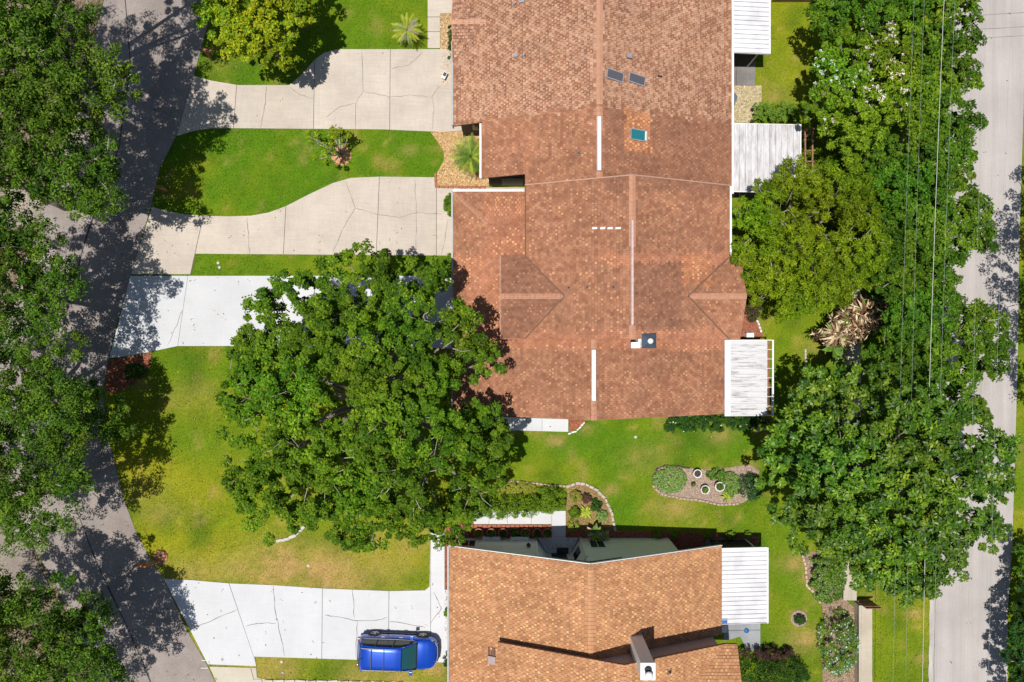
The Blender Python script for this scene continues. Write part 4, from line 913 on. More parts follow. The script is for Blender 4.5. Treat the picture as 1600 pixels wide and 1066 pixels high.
tree('hedge_tree', 'green tree above the glossy magnolia, right of the dried banana clump', g(1430, 520), [L(1440, 510, 50, 5.2), L(1490, 480, 46, 5.2), L(1535, 515, 44, 5), L(1565, 545, 26, 4.6), L(1500, 560, 50, 5.2), L(1440, 570, 48, 5), L(1390, 560, 34, 4.6), L(1470, 450, 30, 4.8), L(1410, 600, 40, 5), L(1545, 565, 34, 4.8), L(1470, 610, 40, 5.0)], .37, .42, 80, .18, .095, GH, 406, .18, group='trees in a row beside the side road')
lobm = [L(1290, 640, 58, 5.6), L(1350, 625, 54, 6), L(1250, 700, 52, 5.2), L(1325, 710, 75, 7.4), L(1405, 690, 75, 7.8), L(1470, 650, 60, 6.6), L(1530, 680, 46, 5.6), L(1545, 725, 36, 5.4), L(1470, 740, 72, 7.4), L(1245, 765, 50, 5.2), L(1320, 790, 72, 7.2), L(1400, 790, 80, 8), L(1480, 810, 66, 6.6), L(1530, 830, 36, 5.4), L(1350, 850, 58, 6), L(1425, 870, 56, 6), L(1480, 870, 40, 5.4), L(1390, 905, 36, 5), L(1280, 830, 46, 5.2), L(1440, 905, 30, 5), L(1225, 735, 30, 4.6), L(1545, 770, 24, 5)]
tree('magnolia_tree', 'big round magnolia with large glossy leaves spreading over the side road', g(1290, 715), lobm, .43, .42, 72, .21, .11, GM, 407, .3, void=.3, csz=.68, mat='leaf_gloss', rosette=1.2, up=.62, twigs=.15, jitter=.3)
# trees off the right edge that shade the road
tree('roadside_tree', 'tree past the right edge whose shadow darkens the side road', g(1655, 430), [L(1692, 345, 52, 6), L(1706, 410, 64, 6.3), L(1735, 290, 64, 6), L(1698, 480, 56, 6), L(1722, 545, 54, 6), L(1730, 610, 50, 6)], .5, .4, 70, .16, .08, GH, 408, .25)
tree('roadside_bush', 'dark bush overhanging the road in the bottom right corner', g(1620, 1010), [L(1625, 985, 45, 2.5), L(1612, 1030, 40, 2.2), L(1625, 1070, 50, 2.6), L(1640, 930, 40, 2.4)], .3, .45, 85, .13, .07, GD + GH[1:2], 409, .1, cat='bush')
tree('roadside_bush', 'low green bush at right edge of the frame beside the lower road', g(1612, 900), [L(1606, 860, 18, 1.5), L(1608, 890, 20, 1.6)], .25, .45, 80, .11, .06, GH, 410, .06, cat='bush')

# ------------------------------------------------------------------ shrubs, hedges
def shrub(label, px, py, rx, ry, h, pal, seed, name='shrub', cat='shrub', rc=.16, ll=.08, lw=.045, per=60, dens=1.0, flat_top=False, mat='leaf', group=None, blossoms=None, rz=0, base=0):
    rs = np.random.RandomState(seed); x, y = g(px, py); rx /= S; ry /= S
    t = empty(name, (x, y, base), label=label, cat=cat, group=group)
    n = max(6, int(dens * 3.2 * rx * ry / (rc * rc))); P = []
    while len(P) < n:
        a, b, c = rs.uniform(-1, 1, 3)
        if flat_top: P.append((a * rx, b * ry, h * (.55 + .45 * abs(c)))); continue
        r = math.sqrt(a * a + b * b)
        if r < 1: P.append((a * rx, b * ry, h * math.sqrt(max(0, 1 - r ** 2.5)) * rs.uniform(.7, 1.0) + .05))
    P = np.array(P); ca, sa = math.cos(rz), math.sin(rz); P[:, :2] = np.stack([P[:, 0] * ca - P[:, 1] * sa, P[:, 0] * sa + P[:, 1] * ca], 1)
    me, pos, nrm = leaf_mesh('foliage', P, rc * rs.uniform(.7, 1.2, n), per, ll, lw, pal, rs, .6); link('foliage', me, M[mat], t)
    mb = MB()
    for k in range(6):
        q = P[rs.randint(n)]; mb.tube([(0, 0, -.05), (q[0] * .5, q[1] * .5, q[2] * .4), tuple(q)], [.03, .02, .008], 4)
    mb.build('stems', M['bark'], t)
    if blossoms:
        sel = rs.choice(len(pos), blossoms[0], replace=False); m2, _, _ = leaf_mesh('blossoms', pos[sel] + nrm[sel] * .04, np.full(len(sel), .05), 7, .05, .045, blossoms[1], rs, .8); link('blossoms', m2, M['chip'], t, 'stuff')
    return t
VAR = [(.11, .22, .03), (.18, .32, .05), (.32, .42, .16), (.08, .17, .02)]
shrub('clipped dark green box hedge in the gravel strip by the top walkway', 712, 72, 9, 27, .8, GD + [(.05, .12, .02)], 501, 'hedge', 'hedge', flat_top=True, rc=.12)
shrub('small round clipped bush touching the gutter beside the second driveway', 708, 321, 13, 17, .8, GH, 502, 'bush', 'bush', rc=.13)
shrub('clipped green bush at the house end of the narrow grass strip', 707, 416, 13, 17, .8, GH, 503, 'bush', 'bush', flat_top=True, rc=.13)
shrub('long low dark green hedge under the south wall of the central house', 1115, 657, 78, 14, .7, GD + GH[:2], 504, 'hedge', 'hedge', flat_top=True, rc=.15, blossoms=(30, [(.7, .7, .4)]))
shrub('light green clipped hedge block nearest the wall above the mottled patio roof', 1190, 181, 21, 13, .9, [(.1, .2, .02), (.16, .28, .03), (.2, .3, .04)], 505, 'hedge', 'hedge', flat_top=True)
shrub('light green clipped hedge block nearer the pink blossom tree', 1236, 182, 22, 13, .9, [(.1, .2, .02), (.16, .28, .03), (.2, .3, .04)], 506, 'hedge', 'hedge', flat_top=True)
shrub('long dark green hedge between the lawn and the white entrance walk', 795, 788, 78, 17, 1.2, G1 + GH, 507, 'hedge', 'hedge', rc=.22, rz=math.radians(3))
shrub('bright green mound at the right end of the hedge by the entrance walk', 858, 778, 24, 20, 1.1, GH[1:] + [(.16, .28, .03)], 508, 'bush', 'bush', rc=.2)
shrub('yellow green low groundcover patch on the lawn side of the hedge', 806, 763, 34, 10, .35, [(.3, .3, .03), (.22, .26, .03), (.36, .36, .06)], 509, 'groundcover', 'plant', rc=.12)
shrub('pale variegated groundcover filling the left end of the island bed', 1046, 749, 25, 20, .35, VAR + [(.4, .45, .2)], 510, 'groundcover', 'plant', rc=.11, dens=1.2)
shrub('small low green plant at the top of the island bed', 1120, 741, 16, 9, .4, VAR[:2] + GH[:2], 511, 'plant', 'plant', rc=.12)
shrub('green shrub in the island bed right of the two white rimmed pots', 1140, 756, 15, 18, .5, VAR[:3] + GH[1:3], 512, rc=.13)
shrub('dark blue green shrub at the right end of the island bed', 1168, 759, 20, 20, .9, GD + [(.05, .13, .05), (.1, .2, .06)], 513, rc=.2)
shrub('variegated white and green shrub under the magnolia at the back bed', 1290, 895, 28, 44, .9, VAR + GH[1:], 514, rc=.18, per=70, ll=.1)
shrub('blue green flowering shrub beside the tan boundary wall at the bottom', 1304, 1000, 30, 50, 1.2, GH[1:] + [(.18, .3, .12), (.12, .22, .1)], 515, rc=.2, blossoms=(160, [(.45, .58, .68), (.6, .68, .7)]))
shrub('dark green and purple leaved bush along the bottom edge behind the orange roofed house', 1200, 1046, 60, 30, 1.5, GD + GH[:2] + [(.07, .03, .03)], 516, 'bush', 'bush', rc=.24)
shrub('reddish purple shrub at the upper edge of the dark bottom bush', 1190, 1014, 46, 7, 1.0, [(.1, .04, .04), (.05, .03, .025), (.14, .06, .05)], 517, rc=.16)
shrub('tiny dark shrub in the round mulch ring on the lower back lawn', 1248, 965, 8, 8, .4, GD + [(.08, .04, .04)], 518, rc=.1)
shrub('small green shrub in the red corner bed by the street', 212, 580, 18, 13, .5, GD + GH[:2] + [(.2, .15, .03)], 519, rc=.15)
shrub('reddish leafy shrub against the east gable under the elm', 1172, 470, 14, 34, 1.0, [(.1, .05, .04), (.05, .07, .02), (.16, .08, .05)], 520, rc=.18)
shrub('leafy undergrowth shrub right of the wooden trellis frame', 1290, 235, 40, 44, 1.6, GH + G1, 521, rc=.24, blossoms=(26, [(.6, .1, .06)]))
shrub('dark green undergrowth bush behind the elm and wall', 1330, 330, 60, 90, 1.8, GD + GH[:2], 522, 'bush', 'bush', rc=.3)
shrub('green undergrowth bush below the hedge trees at the boundary wall', 1372, 470, 40, 60, 1.6, GD + GH[:2], 523, 'bush', 'bush', rc=.3)
shrub('green undergrowth bush below the flowering tree', 1360, 120, 60, 100, 1.6, GD + GH[:3], 524, 'bush', 'bush', rc=.3)
shrub('small green plant hugging the wall near the white side walk', 699, 955, 5, 6, .35, GH, 525, 'plant', 'plant', rc=.08)
for k, (px, lb) in enumerate([(1026, 'leftmost small plant in the shaded strip bed'), (1052, 'second small plant in the shaded strip bed'), (1104, 'bright small plant in the strip bed left of the larger one'), (1139, 'larger round plant in the strip bed near the porch'), (1166, 'last small plant of the strip bed by the porch corner')]):
    shrub(lb, px, 835, 6 + (k == 3) * 3, 5, .35, GH[1:] + [(.16, .28, .03)], 530 + k, 'plant', 'plant', rc=.09, group='small plants in the strip bed of the orange roofed house')
for k, (px, py, r, pl, lb) in enumerate([(900, 775, 9, [(.3, .3, .05), (.2, .22, .04)], 'yellowish clump at the top of the curved garden bed'), (898, 800, 9, GH, 'green clump at the left of the curved garden bed'), (915, 778, 8, [(.1, .05, .04), (.16, .08, .05)], 'reddish clump in the upper middle of the curved garden bed'),
                            (930, 788, 9, GD + GH[:2], 'dark green clump on the right of the curved garden bed'), (940, 806, 8, VAR, 'variegated clump at the right rim of the curved garden bed'), (895, 820, 8, [(.2, .26, .03), (.3, .33, .05)], 'yellow green clump at the lower left of the curved garden bed')]):
    shrub(lb, px, py, r, r, .45, pl, 540 + k, 'plant', 'plant', rc=.1)

# ------------------------------------------------------------------ palms / strappy plants: each frond a part
def frond(L_, w, curve, n=7, leaflets=True, fold=.3):
    mb = MB(); pts = []
    for i in range(n + 1):
        t = i / n; pts.append((L_ * t * (1 - .15 * t * curve), 0, L_ * (.55 * t - curve * .75 * t * t)))
    if leaflets:
        for i in range(n):
            for k in range(3):
                t = (i + k / 3) / n; a = Vector(pts[i]).lerp(Vector(pts[i + 1]), k / 3); lw = w * math.sin(math.pi * min(1, t * .9 + .12)) + .02
                for s in (-1, 1):
                    tip = a + Vector((lw * .75, s * lw, -lw * fold)); mb.add([a - Vector((.012, 0, 0)), a + Vector((.022, 0, 0)), tip], [(0, 1, 2)])
        mb.tube(pts, [.014 * (1 - .8 * i / n) + .003 for i in range(n + 1)], 3)
    else:
        vs = []
        for i, p in enumerate(pts):
            t = i / n; ww = w * math.sin(math.pi * min(1, .12 + t * .88)) + .004; vs += [(p[0], -ww, p[2] + ww * fold), (p[0], 0, p[2]), (p[0], ww, p[2] + ww * fold)]
        mb.add(vs, [(3 * i + j, 3 * i + 3 + j, 3 * i + 4 + j, 3 * i + 1 + j) for i in range(n) for j in range(2)], True)
    return mb.mesh('frond')
def leafcol(name, c, rough=.55): return simple(name, c, rough, var=.25, scale=5, bmp=.1)
MF = [leafcol('frond_yellow', (.36, .40, .02), .7), leafcol('frond_green', (.14, .25, .015), .7), leafcol('frond_grey', (.34, .29, .22), .8), leafcol('frond_dark', (.08, .16, .012), .7), leafcol('dry_leaf', (.40, .27, .15)), leafcol('dry_leaf_pale', (.58, .45, .28)), leafcol('dry_leaf_brown', (.17, .09, .045)), leafcol('banana_green', (.11, .22, .02))]
def rosette(name, label, px, py, z0, n, L_, w, mats, seed, cat='palm', curve=(.5, 1.0), leaflets=True, trunk=.1, part='frond', elev=(0, 1), group=None):
    rs = random.Random(seed); x, y = g(px, py); t = empty(name, (x, y, 0), label=label, cat=cat, group=group)
    MB().tube([(0, 0, -.05), (0, 0, z0)], [trunk * 1.2, trunk], 8).build('trunk', M['bark'], t)
    cache = {}
    for k in range(n):
        m = mats[int(k * len(mats) / n)]; cv = curve[0] + (curve[1] - curve[0]) * (1 - k / n); key = (round(cv, 1), m)
        if key not in cache:
            me = frond(L_, w, round(cv, 1), leaflets=leaflets); me.materials.append(m); cache[key] = me
        o = link(part, cache[key], None, t, loc=(0, 0, z0)); s = rs.uniform(.8, 1.12); o.scale = (s, s, s)
        o.rotation_euler = (rs.uniform(-.3, .3), rs.uniform(-.35, .1) * elev[1], k * 2.39996 + rs.uniform(-.3, .3))
    return t
rosette('sago_palm', 'small palm with yellow green heart and grey drooping fronds on the top lawn', 640, 58, .9, 34, 1.05, .13, [MF[2], MF[1], MF[0], MF[0]], 601, trunk=.16)
rosette('date_palm', 'bushy green palm in tan gravel beside the step of the central house', 738, 252, 1.1, 46, 1.35, .22, [MF[3], MF[1], MF[1], MF[0]], 602, curve=(.3, 1.0), trunk=.1)
rosette('bromeliad', 'bright yellow green strappy plant in the middle of the curved garden bed', 915, 800, .1, 18, .55, .05, [MF[1], MF[0], MF[0]], 603, 'plant', leaflets=False, part='leaf', trunk=.04)
rosette('spider_plant', 'light green strappy plant at the lower edge of the island bed', 1136, 776, .08, 18, .5, .035, [MF[1], MF[0]], 604, 'plant', leaflets=False, part='leaf', trunk=.03)
rosette('frangipani', 'dark broad leaved plant with pale leaf edges beside the entrance wall', 926, 828, .7, 26, .62, .11, [MF[3], MF[3], MF[1], MF[4]], 605, 'plant', leaflets=False, part='leaf', trunk=.05)
rosette('frangipani', 'second broad leaved dark plant right beside the entrance wall corner', 940, 832, .6, 20, .5, .1, [MF[3], MF[1], MF[4]], 606, 'plant', leaflets=False, part='leaf', trunk=.05)
# dried banana clump
def banana():
    for j, (px, py, s, lb) in enumerate([(1278, 525, 1.0, 'dried banana plant nearest the grass, brown hanging leaves'), (1300, 505, 1.15, 'dried banana plant in the middle of the tan clump'), (1318, 488, 1.1, 'dried banana plant at the upper right of the tan clump')]):
        rosette('banana_plant', lb, px, py, 2.2, 70, .95 * s, .075, [MF[6], MF[4], MF[6], MF[5], MF[6], MF[4], MF[5], MF[6], MF[7]], 610 + j, 'banana plant', (.5, 1.9), False, .14, 'leaf', elev=(0, 2.5))
    rosette('banana_plant', 'living banana plant with broad green leaves at right of the dried clump', 1352, 500, 2.0, 12, 1.6, .24, [MF[7], MF[7], MF[0]], 615, 'banana plant', (.3, .8), False, .12, 'leaf')
    rosette('banana_plant', 'low living banana plant with green leaves below the dried clump', 1290, 545, 1.0, 10, 1.1, .18, [MF[7], MF[3]], 616, 'banana plant', (.3, .8), False, .1, 'leaf')
banana()
rs_ = np.random.RandomState(5); x_, y_ = g(1312, 505); P_ = []
while len(P_) < 95:
    a, b = rs_.uniform(-1, 1, 2)
    if a * a + b * b < 1: P_.append((a * 2.1, b * 1.05 + a * .7, 1.5 + 1.2 * (1 - a * a - b * b) ** .5 + rs_.normal(0, .15)))
me_, _, _ = leaf_mesh('dry_leaves', np.array(P_), np.full(95, .32), 15, .42, .10, [(.42, .28, .16), (.55, .42, .27), (.2, .11, .06), (.1, .05, .03), (.62, .5, .34), (.33, .2, .11)], rs_, .3, jitter=.9)
t_ = empty('banana_debris', (x_, y_, 0), label='jumbled heap of hanging dried tan leaves filling the banana clump', cat='dried leaves'); link('dry_leaves', me_, M['chip'], t_, 'stuff')
MB().tube([(0, 0, -.1), (.05, 0, 1.9)], [.16, .12], 8).build('stalk', M['bark'], t_)
# bare branched shrub with mulch ring
def frangi():
    rs = random.Random(77); x, y = g(533, 243); t = empty('plumeria_bush', (x, y, 0), label='sparse grey branched bush with leaf tufts and tan mulch ring on the upper lawn', cat='bush')
    MB().lathe([(.0, .1), (.5, .07), (.62, .0)], 18).build('mulch_mound', simple('tan_mulch', (.5, .27, .13), .95, var=.4, scale=14, bmp=.7), t)
    tips = []
    for k in range(13):
        a = rs.uniform(0, 6.283); r = rs.uniform(.3, 1.25); z = rs.uniform(1.3, 2.2); p = Vector((math.cos(a) * r - .1, math.sin(a) * r * .9 + .15, z)); mid = Vector((p.x * .45, p.y * .45, z * .55))
        MB().tube([(rs.uniform(-.08, .08), rs.uniform(-.08, .08), 0), mid, p], [.05, .035, .02], 5).build('branch', M['bark_pale'], t)
        for q in range(3):
            e = p + Vector((rs.uniform(-.35, .35), rs.uniform(-.3, .35), rs.uniform(.1, .35))); MB().tube([mid.lerp(p, .6), e], [.02, .012], 4).build('branch', M['bark_pale'], t); tips.append(e)
    r2 = np.random.RandomState(9); P = np.array([tuple(e) for e in tips if e.y > -.35 or rs.random() < .5])
    me, _, _ = leaf_mesh('foliage', P, np.full(len(P), .2), 16, .2, .085, GE + GH[2:], r2, .5, rosette=1); link('foliage', me, M['leaf'], t)
    # pruned grey fine twigs
frangi()

# ------------------------------------------------------------------ pots
def pot(label, px, py, r, h, mat, pal, seed, group=None, empty_=False):
    x, y = g(px, py); t = empty('plant_pot', (x, y, .02), label=label, cat='plant pot', group=group)
    MB().lathe([(r * .62, 0), (r * .95, h * .9), (r * 1.08, h * .9), (r * 1.08, h), (r * .86, h), (r * .84, h * .82)], 22).build('pot', mat, t)
    MB().lathe([(0, h * .84), (r * .86, h * .84)], 16).build('soil', M['soil'], t)
    if not empty_:
        rs = np.random.RandomState(seed); n = 9; P = np.stack([rs.uniform(-r * .5, r * .5, n), rs.uniform(-r * .5, r * .5, n), h + rs.uniform(.0, .16, n)], 1)
        me, _, _ = leaf_mesh('plant', P, np.full(n, r * .42), 38, .075, .045, pal, rs, .6); link('plant', me, M['leaf'], t)
    return t
names = ['first', 'second', 'third', 'fourth', 'fifth', 'sixth', 'seventh']
for k, px in enumerate([748, 768, 786, 805, 821, 839, 855]):
    pot('terracotta pot, %s from the left in the row by the orange roofed house' % names[k], px, 831, .27, .32, M['terracotta'] if k != 3 else M['black'], [GH, VAR + GH, GD + GH[:2]][k % 3], 700 + k, 'row of pots in the red mulch')
pot('pale round urn at the top of the island bed', 1087, 738, .24, .45, M['potwhite'], GH, 710, empty_=True)
pot('white rimmed pot, left of the pair in the island bed', 1099, 763, .25, .42, M['potwhite'], [(.14, .22, .03), (.08, .14, .02)], 711)
pot('white rimmed pot, right of the pair in the island bed', 1121, 758, .27, .5, M['potwhite'], [(.12, .18, .03), (.07, .12, .02)], 712)
pot('tiny dark pot with small plant left of the white rimmed pots', 1082, 756, .13, .18, M['black'], GH, 713)

# ------------------------------------------------------------------ edging stones (one object each)
def edging(label, px_path, size, mat, seed, gap=1.15, closed=False, name='edging'):
    pts = [Vector(g(a, b)) for a, b in px_path]; rs = random.Random(seed); t = empty(name, (pts[0].x, pts[0].y, 0), label=label, cat='edging')
    bases = []
    for v in range(3):
        mb = MB(); mb.box(-size * .5, size * .5, -size * .3, size * .3, -.03, .09 + .02 * v); me = mb.mesh('stone'); bm = bmesh.new(); bm.from_mesh(me)
        for q in bm.verts: q.co += Vector((rs.uniform(-.1, .1) * size, rs.uniform(-.08, .08) * size, rs.uniform(-.01, .01)))
        bmesh.ops.bevel(bm, geom=bm.edges[:], offset=.02, segments=1, affect='EDGES'); bm.to_mesh(me); bm.free(); me.materials.append(mat); bases.append(me)
    d = 0; acc = 0
    for i in range(len(pts) - 1):
        a, b = pts[i], pts[i + 1]; L_ = (b - a).length; ang = math.atan2(b.y - a.y, b.x - a.x)
        while acc < L_:
            p = a.lerp(b, acc / L_); o = link('stone', bases[rs.randrange(3)], None, t, loc=(p.x - pts[0].x + rs.uniform(-.015, .015), p.y - pts[0].y + rs.uniform(-.015, .015), 0), rz=ang + rs.uniform(-.12, .12)); acc += size * gap
        acc -= L_
    return t
edging('curved stone edging round the garden bed by the entrance walk', [(888, 760), (900, 755), (914, 756), (932, 765), (946, 780), (955, 800), (961, 827)], .26, M['stone'], 1)
edging('dark scalloped edging round the left end of the island bed', [(1075, 731), (1056, 728), (1038, 727), (1026, 733), (1020, 745), (1021, 760)], .15, simple('dark_edging', (.09, .06, .05), .8), 2)
edging('reddish paver edging along the lower side of the island bed', [(1021, 760), (1032, 772), (1060, 778), (1095, 782), (1125, 789), (1155, 787)], .2, simple('pinkish_stone', (.42, .3, .25), .9, var=.25), 3)
edging('white stone border at the tip of the mulch by the short white walk', [(890, 677), (900, 674), (907, 667), (914, 659)], .16, M['potwhite'], 4)
edging('pale stone row along the grass edge right of the streaky porch roof', [(1258, 548), (1259, 575), (1256, 600), (1258, 640)], .2, simple('pale_stone', (.5, .42, .32), .9, var=.2), 5)
edging('sloping white stone border of the mulch wedge by the east gable', [(1175, 488), (1183, 503), (1190, 520)], .18, M['potwhite'], 6)
edging('tan stone edging along the lawn side of the long back bed', [(1252, 862), (1258, 885), (1260, 915), (1276, 930), (1282, 945)], .22, simple('tan_stone', (.5, .37, .26), .9, var=.2), 7)
edging('brick edging on the two sides of the gravel bed by the palm', [(681, 274), (681, 292), (725, 293), (762, 293)], .24, M['brick'], 8)
edging('brick border between the curved walk and the pots bed', [(722, 821), (760, 821), (800, 821), (861, 822)], .24, M['brick'], 9)
edging('mulch and stone border along the lawn side of the hedge', [(780, 752), (800, 752), (830, 754), (860, 758), (884, 760)], .2, simple('tan_pink_stone', (.46, .32, .25), .9, var=.25), 10)
edging('white stone border visible under the big shade tree', [(436, 845), (450, 842), (464, 834), (474, 824)], .3, simple('cream_stone', (.5, .48, .44), .9), 11, gap=.8)
edging('light beige slab row at the bottom of the lower grass strip', [(404, 1065), (470, 1066), (520, 1067), (640, 1069)], .5, M['conc_beige'], 12, gap=1.3)
# round beds
for px, py, r, c, lb in [(251, 871, .44, (.36, .17, .09), 'round brick coloured base ring of the mailbox at the street bend'), (1248, 966, .5, (.33, .24, .19), 'round bare mulch ring on the lower back lawn')]:
    x, y = g(px, py); o = MB().lathe([(0, .035), (r * .85, .035), (r * .9, .06), (r, .06), (r, -.03)], 26).build('mulch_ring', simple('ring_mulch', c, .95, var=.3, scale=10, bmp=.6), loc=(x, y, 0)); tag(o, lb, 'mulch ring')

# ------------------------------------------------------------------ mailboxes
def mailbox(label, px, py, rz, tall, seed, with_box=True):
    x, y = g(px, py); t = empty('mailbox', (x, y, 0), rz, label=label, cat='mailbox')
    MB().box(-.06, .06, -.06, .06, -.1, tall).build('post', M['wood_orange'], t, bevel=.01)
    MB().box(-.55, .12, -.05, .05, tall - .28, tall - .18).build('arm', M['wood_orange'], t, bevel=.008); MB().bar((-.02, 0, tall - .6), (-.36, 0, tall - .25), .07).build('brace', M['wood_orange'], t)
    mb = MB(); n = 8; vs = []
    for X in (-.56, -.06):
        vs += [(X, -.09, 0), (X, .09, 0)] + [(X, .09 * math.cos(a), .1 + .09 * math.sin(a)) for a in [math.pi * k / n for k in range(n + 1)]]
    m = n + 3; order = [0, 1] + list(range(2, m)); fs = [(order[i], order[(i + 1) % m], order[(i + 1) % m] + m, order[i] + m) for i in range(m)] + [tuple(reversed(range(m))), tuple(range(m, 2 * m))]
    mb.add(vs, fs); b = mb.build('box', simple('brown_mailbox_%d' % seed, (.3, .13, .06) if seed else (.36, .1, .05), .5), t, loc=(0, 0, tall - .18))
    MB().box(-.3, -.24, .092, .1, .05, .17).build('flag', simple('red_flag', (.5, .04, .03)), b)
mailbox('wooden mailbox standing in the round brick ring at the street bend', 243, 876, math.radians(-14), 1.25, 0)
mailbox('leaning look wooden mailbox post beside the lawn between the two tan driveways', 262, 299, math.radians(160), 1.5, 1)
mailbox('reddish mailbox by the street at the foot of the young yellow green tree', 330, 90, math.radians(170), 1.2, 2)

# ------------------------------------------------------------------ boundary wall and fences
def bwall(label, pts, h=1.75, th=.2):
    P = [g(a, b) for a, b in pts]; t = empty('garden_wall', (P[0][0], P[0][1], 0), label=label, cat='wall'); o = P[0]
    for i in range(len(P) - 1):
        a = (P[i][0] - o[0], P[i][1] - o[1]); b = (P[i + 1][0] - o[0], P[i + 1][1] - o[1])
        L_ = math.hypot(b[0] - a[0], b[1] - a[1]); n = max(1, round(L_ / 2.4))
        for k in range(n):
            q0 = (a[0] + (b[0] - a[0]) * k / n, a[1] + (b[1] - a[1]) * k / n); q1 = (a[0] + (b[0] - a[0]) * (k + 1) / n, a[1] + (b[1] - a[1]) * (k + 1) / n)
            MB().bar((*q0, h / 2 - .05), (q1[0] * .999 + q0[0] * .001, q1[1] * .999 + q0[1] * .001, h / 2 - .05), th, h).build('wall_panel', M['conc_wall'], t)
        MB().bar((*a, h + .0), (*b, h + .0), th + .06, .06).build('coping', M['conc_wall'], t)
    return t
bwall('tan boundary wall running under the magnolia toward the banana clump', [(1327, 380), (1327, 600), (1320, 932)], .6, .72)
bwall('tan boundary wall section beside the grass strip at the bottom edge', [(1344, 940), (1344, 1200)], .6, .72)
t = empty('wooden_gate', (*g(1334, 936), 0), label='brown wooden board gate between the two boundary wall sections', cat='gate')
for k in range(6): MB().box(k * .15, k * .15 + .135, -.02, .02, .05, 1.5).build('board', M['wood'], t)
MB().box(0, .9, .02, .06, .4, .48).build('rail', M['wood'], t); MB().box(0, .9, .02, .06, 1.2, 1.28).build('rail', M['wood'], t)
t = empty('trellis_frame', (*g(1236, 218), 0), label='brown wooden trellis frame standing beside the mottled patio roof', cat='trellis')
for dx, dy in ((0, 0), (.42, 0), (0, -2.1), (.42, -2.1)): MB().box(dx - .05, dx + .05, dy - .05, dy + .05, -.05, 1.9).build('post', M['wood'], t)
for dx in (0, .42): MB().box(dx - .04, dx + .04, -2.2, .1, 1.9, 2.0).build('beam', M['wood'], t)
for k in range(4): MB().box(-.1, .52, -.62 * k - .03, -.62 * k + .03, 2.0, 2.06).build('slat', M['wood'], t)
MB().bar((0, -.5, 2.03), (.42, 0, 2.03), .06).build('brace', M['wood'], t)
MB().box(-.05, .35, -2.1, 0, .02, .3).build('planter', simple('green_turf', (.05, .12, .03)), t)
# wooden fence by top right
t = empty('wooden_fence', (*g(1205, 3), 0), label='low wooden fence across the top of the back garden', cat='fence')
for k in range(24): MB().box(k * .16, k * .16 + .145, -.015, .015, 0, 1.1 + random.uniform(-.01, .01)).build('board', M['wood'], t)
MB().box(0, 3.84, .015, .06, .8, .88).build('rail', M['wood'], t)

def fallen():
    rs = np.random.RandomState(44); n = 2600; x = rs.uniform(-30.5, 30.5, n); y = rs.uniform(-20.4, 20.4, n)
    d0 = np.exp(-((x + 8) ** 2 + (y + 4) ** 2) / 90) + np.exp(-((x + 21) ** 2) / 22) + np.exp(-((x - 19) ** 2) / 30) + .12
    ok = rs.rand(n) < d0
    for p in HOUSES: ok &= ~inpoly(x, y, G(p))
    x = x[ok]; y = y[ok]; n = len(x); P = np.stack([x, y, np.full(n, .055)], 1)
    me, _, _ = leaf_mesh('fallen_leaves', P, np.full(n, .12), 2, .085, .05, [(.34, .2, .08), (.45, .3, .12), (.22, .12, .06), (.4, .36, .1), (.12, .1, .03)], rs, .9, squash=.04)
    tag(link('fallen_leaves', me, M['chip']), 'scattered fallen brown leaves on the lawns, driveways and street', 'fallen leaves', kind='stuff')
fallen()
# ------------------------------------------------------------------ wires
def wire(label, x_top, x_bot, z0, z1, r, mat, sag=.6):
    a = Vector((*g(x_top, -450, z0), z0)); b = Vector((*g(x_bot, 1600, z1), z1)); pts = []
    for i in range(33):
        t = i / 32; p = a.lerp(b, t); p.z -= sag * math.sin(math.pi * t); pts.append(p)
    o = MB().tube(pts, r, 6).build('power_line', M[mat]); return tag(o, label, 'power line', 'power lines over the tree row')
wire('thick pale bundled power line, brightest of the lines over the trees', 1496, 1434, 9.3, 6.6, .013, 'wire')
for k, (a, b, z0, z1, lb) in enumerate([(1462, 1408, 9.3, 7.2, 'thin wire left of the thick pale line'), (1448, 1386, 9.3, 7.2, 'thinnest grey wire furthest left over the trees'), (1512, 1450, 9.3, 7.2, 'thin wire close to the right of the thick pale line'), (1560, 1505, 9.3, 7.6, 'pale thin wire halfway to the road edge'), (1604, 1535, 9.3, 7.6, 'thin wire furthest right, nearly over the road')]):
    wire(lb, a, b, z0, z1, .0045, 'wire_dark', .5)

# ------------------------------------------------------------------ small items
def small(name, label, cat, parts, px, py, rz=0, z=0):
    x, y = g(px, py); t = empty(name, (x, y, z), rz, label=label, cat=cat)
    for nm, mb, mat in parts: mb.build(nm, mat, t)
    return t
small('solar_light', 'small white and black solar light in the narrow gravel bed', 'garden light', [('case', MB().box(-.12, .12, -.2, .2, .25, .33), M['white']), ('solar_panel', MB().box(-.09, .09, -.05, .17, .331, .34), M['black']), ('post', MB().box(-.02, .02, -.02, .02, 0, .25), M['black'])], 695, 121, math.radians(-25))
for k, (px, py, lb) in enumerate([(341, 411, 'upper of two small white utility caps in the narrow grass strip'), (343, 418, 'lower of two small white utility caps in the narrow grass strip'), (993, 683, 'small pale cap on the lawn below the central house'), (482, 884, 'round pale cap in the front lawn near the lower driveway'), (440, 1034, 'square beige cap in the lower grass strip'), (442, 1051, 'small blue grey cap in the lower grass strip')]):
    small('ground_cover', lb, 'ground cover', [('lid', MB().lathe([(0, .05), (.07, .045), (.09, .03), (.09, -.02)], 14), simple('cap_%d' % k, (.5, .48, .4)) if k != 5 else M['grey'])], px, py)
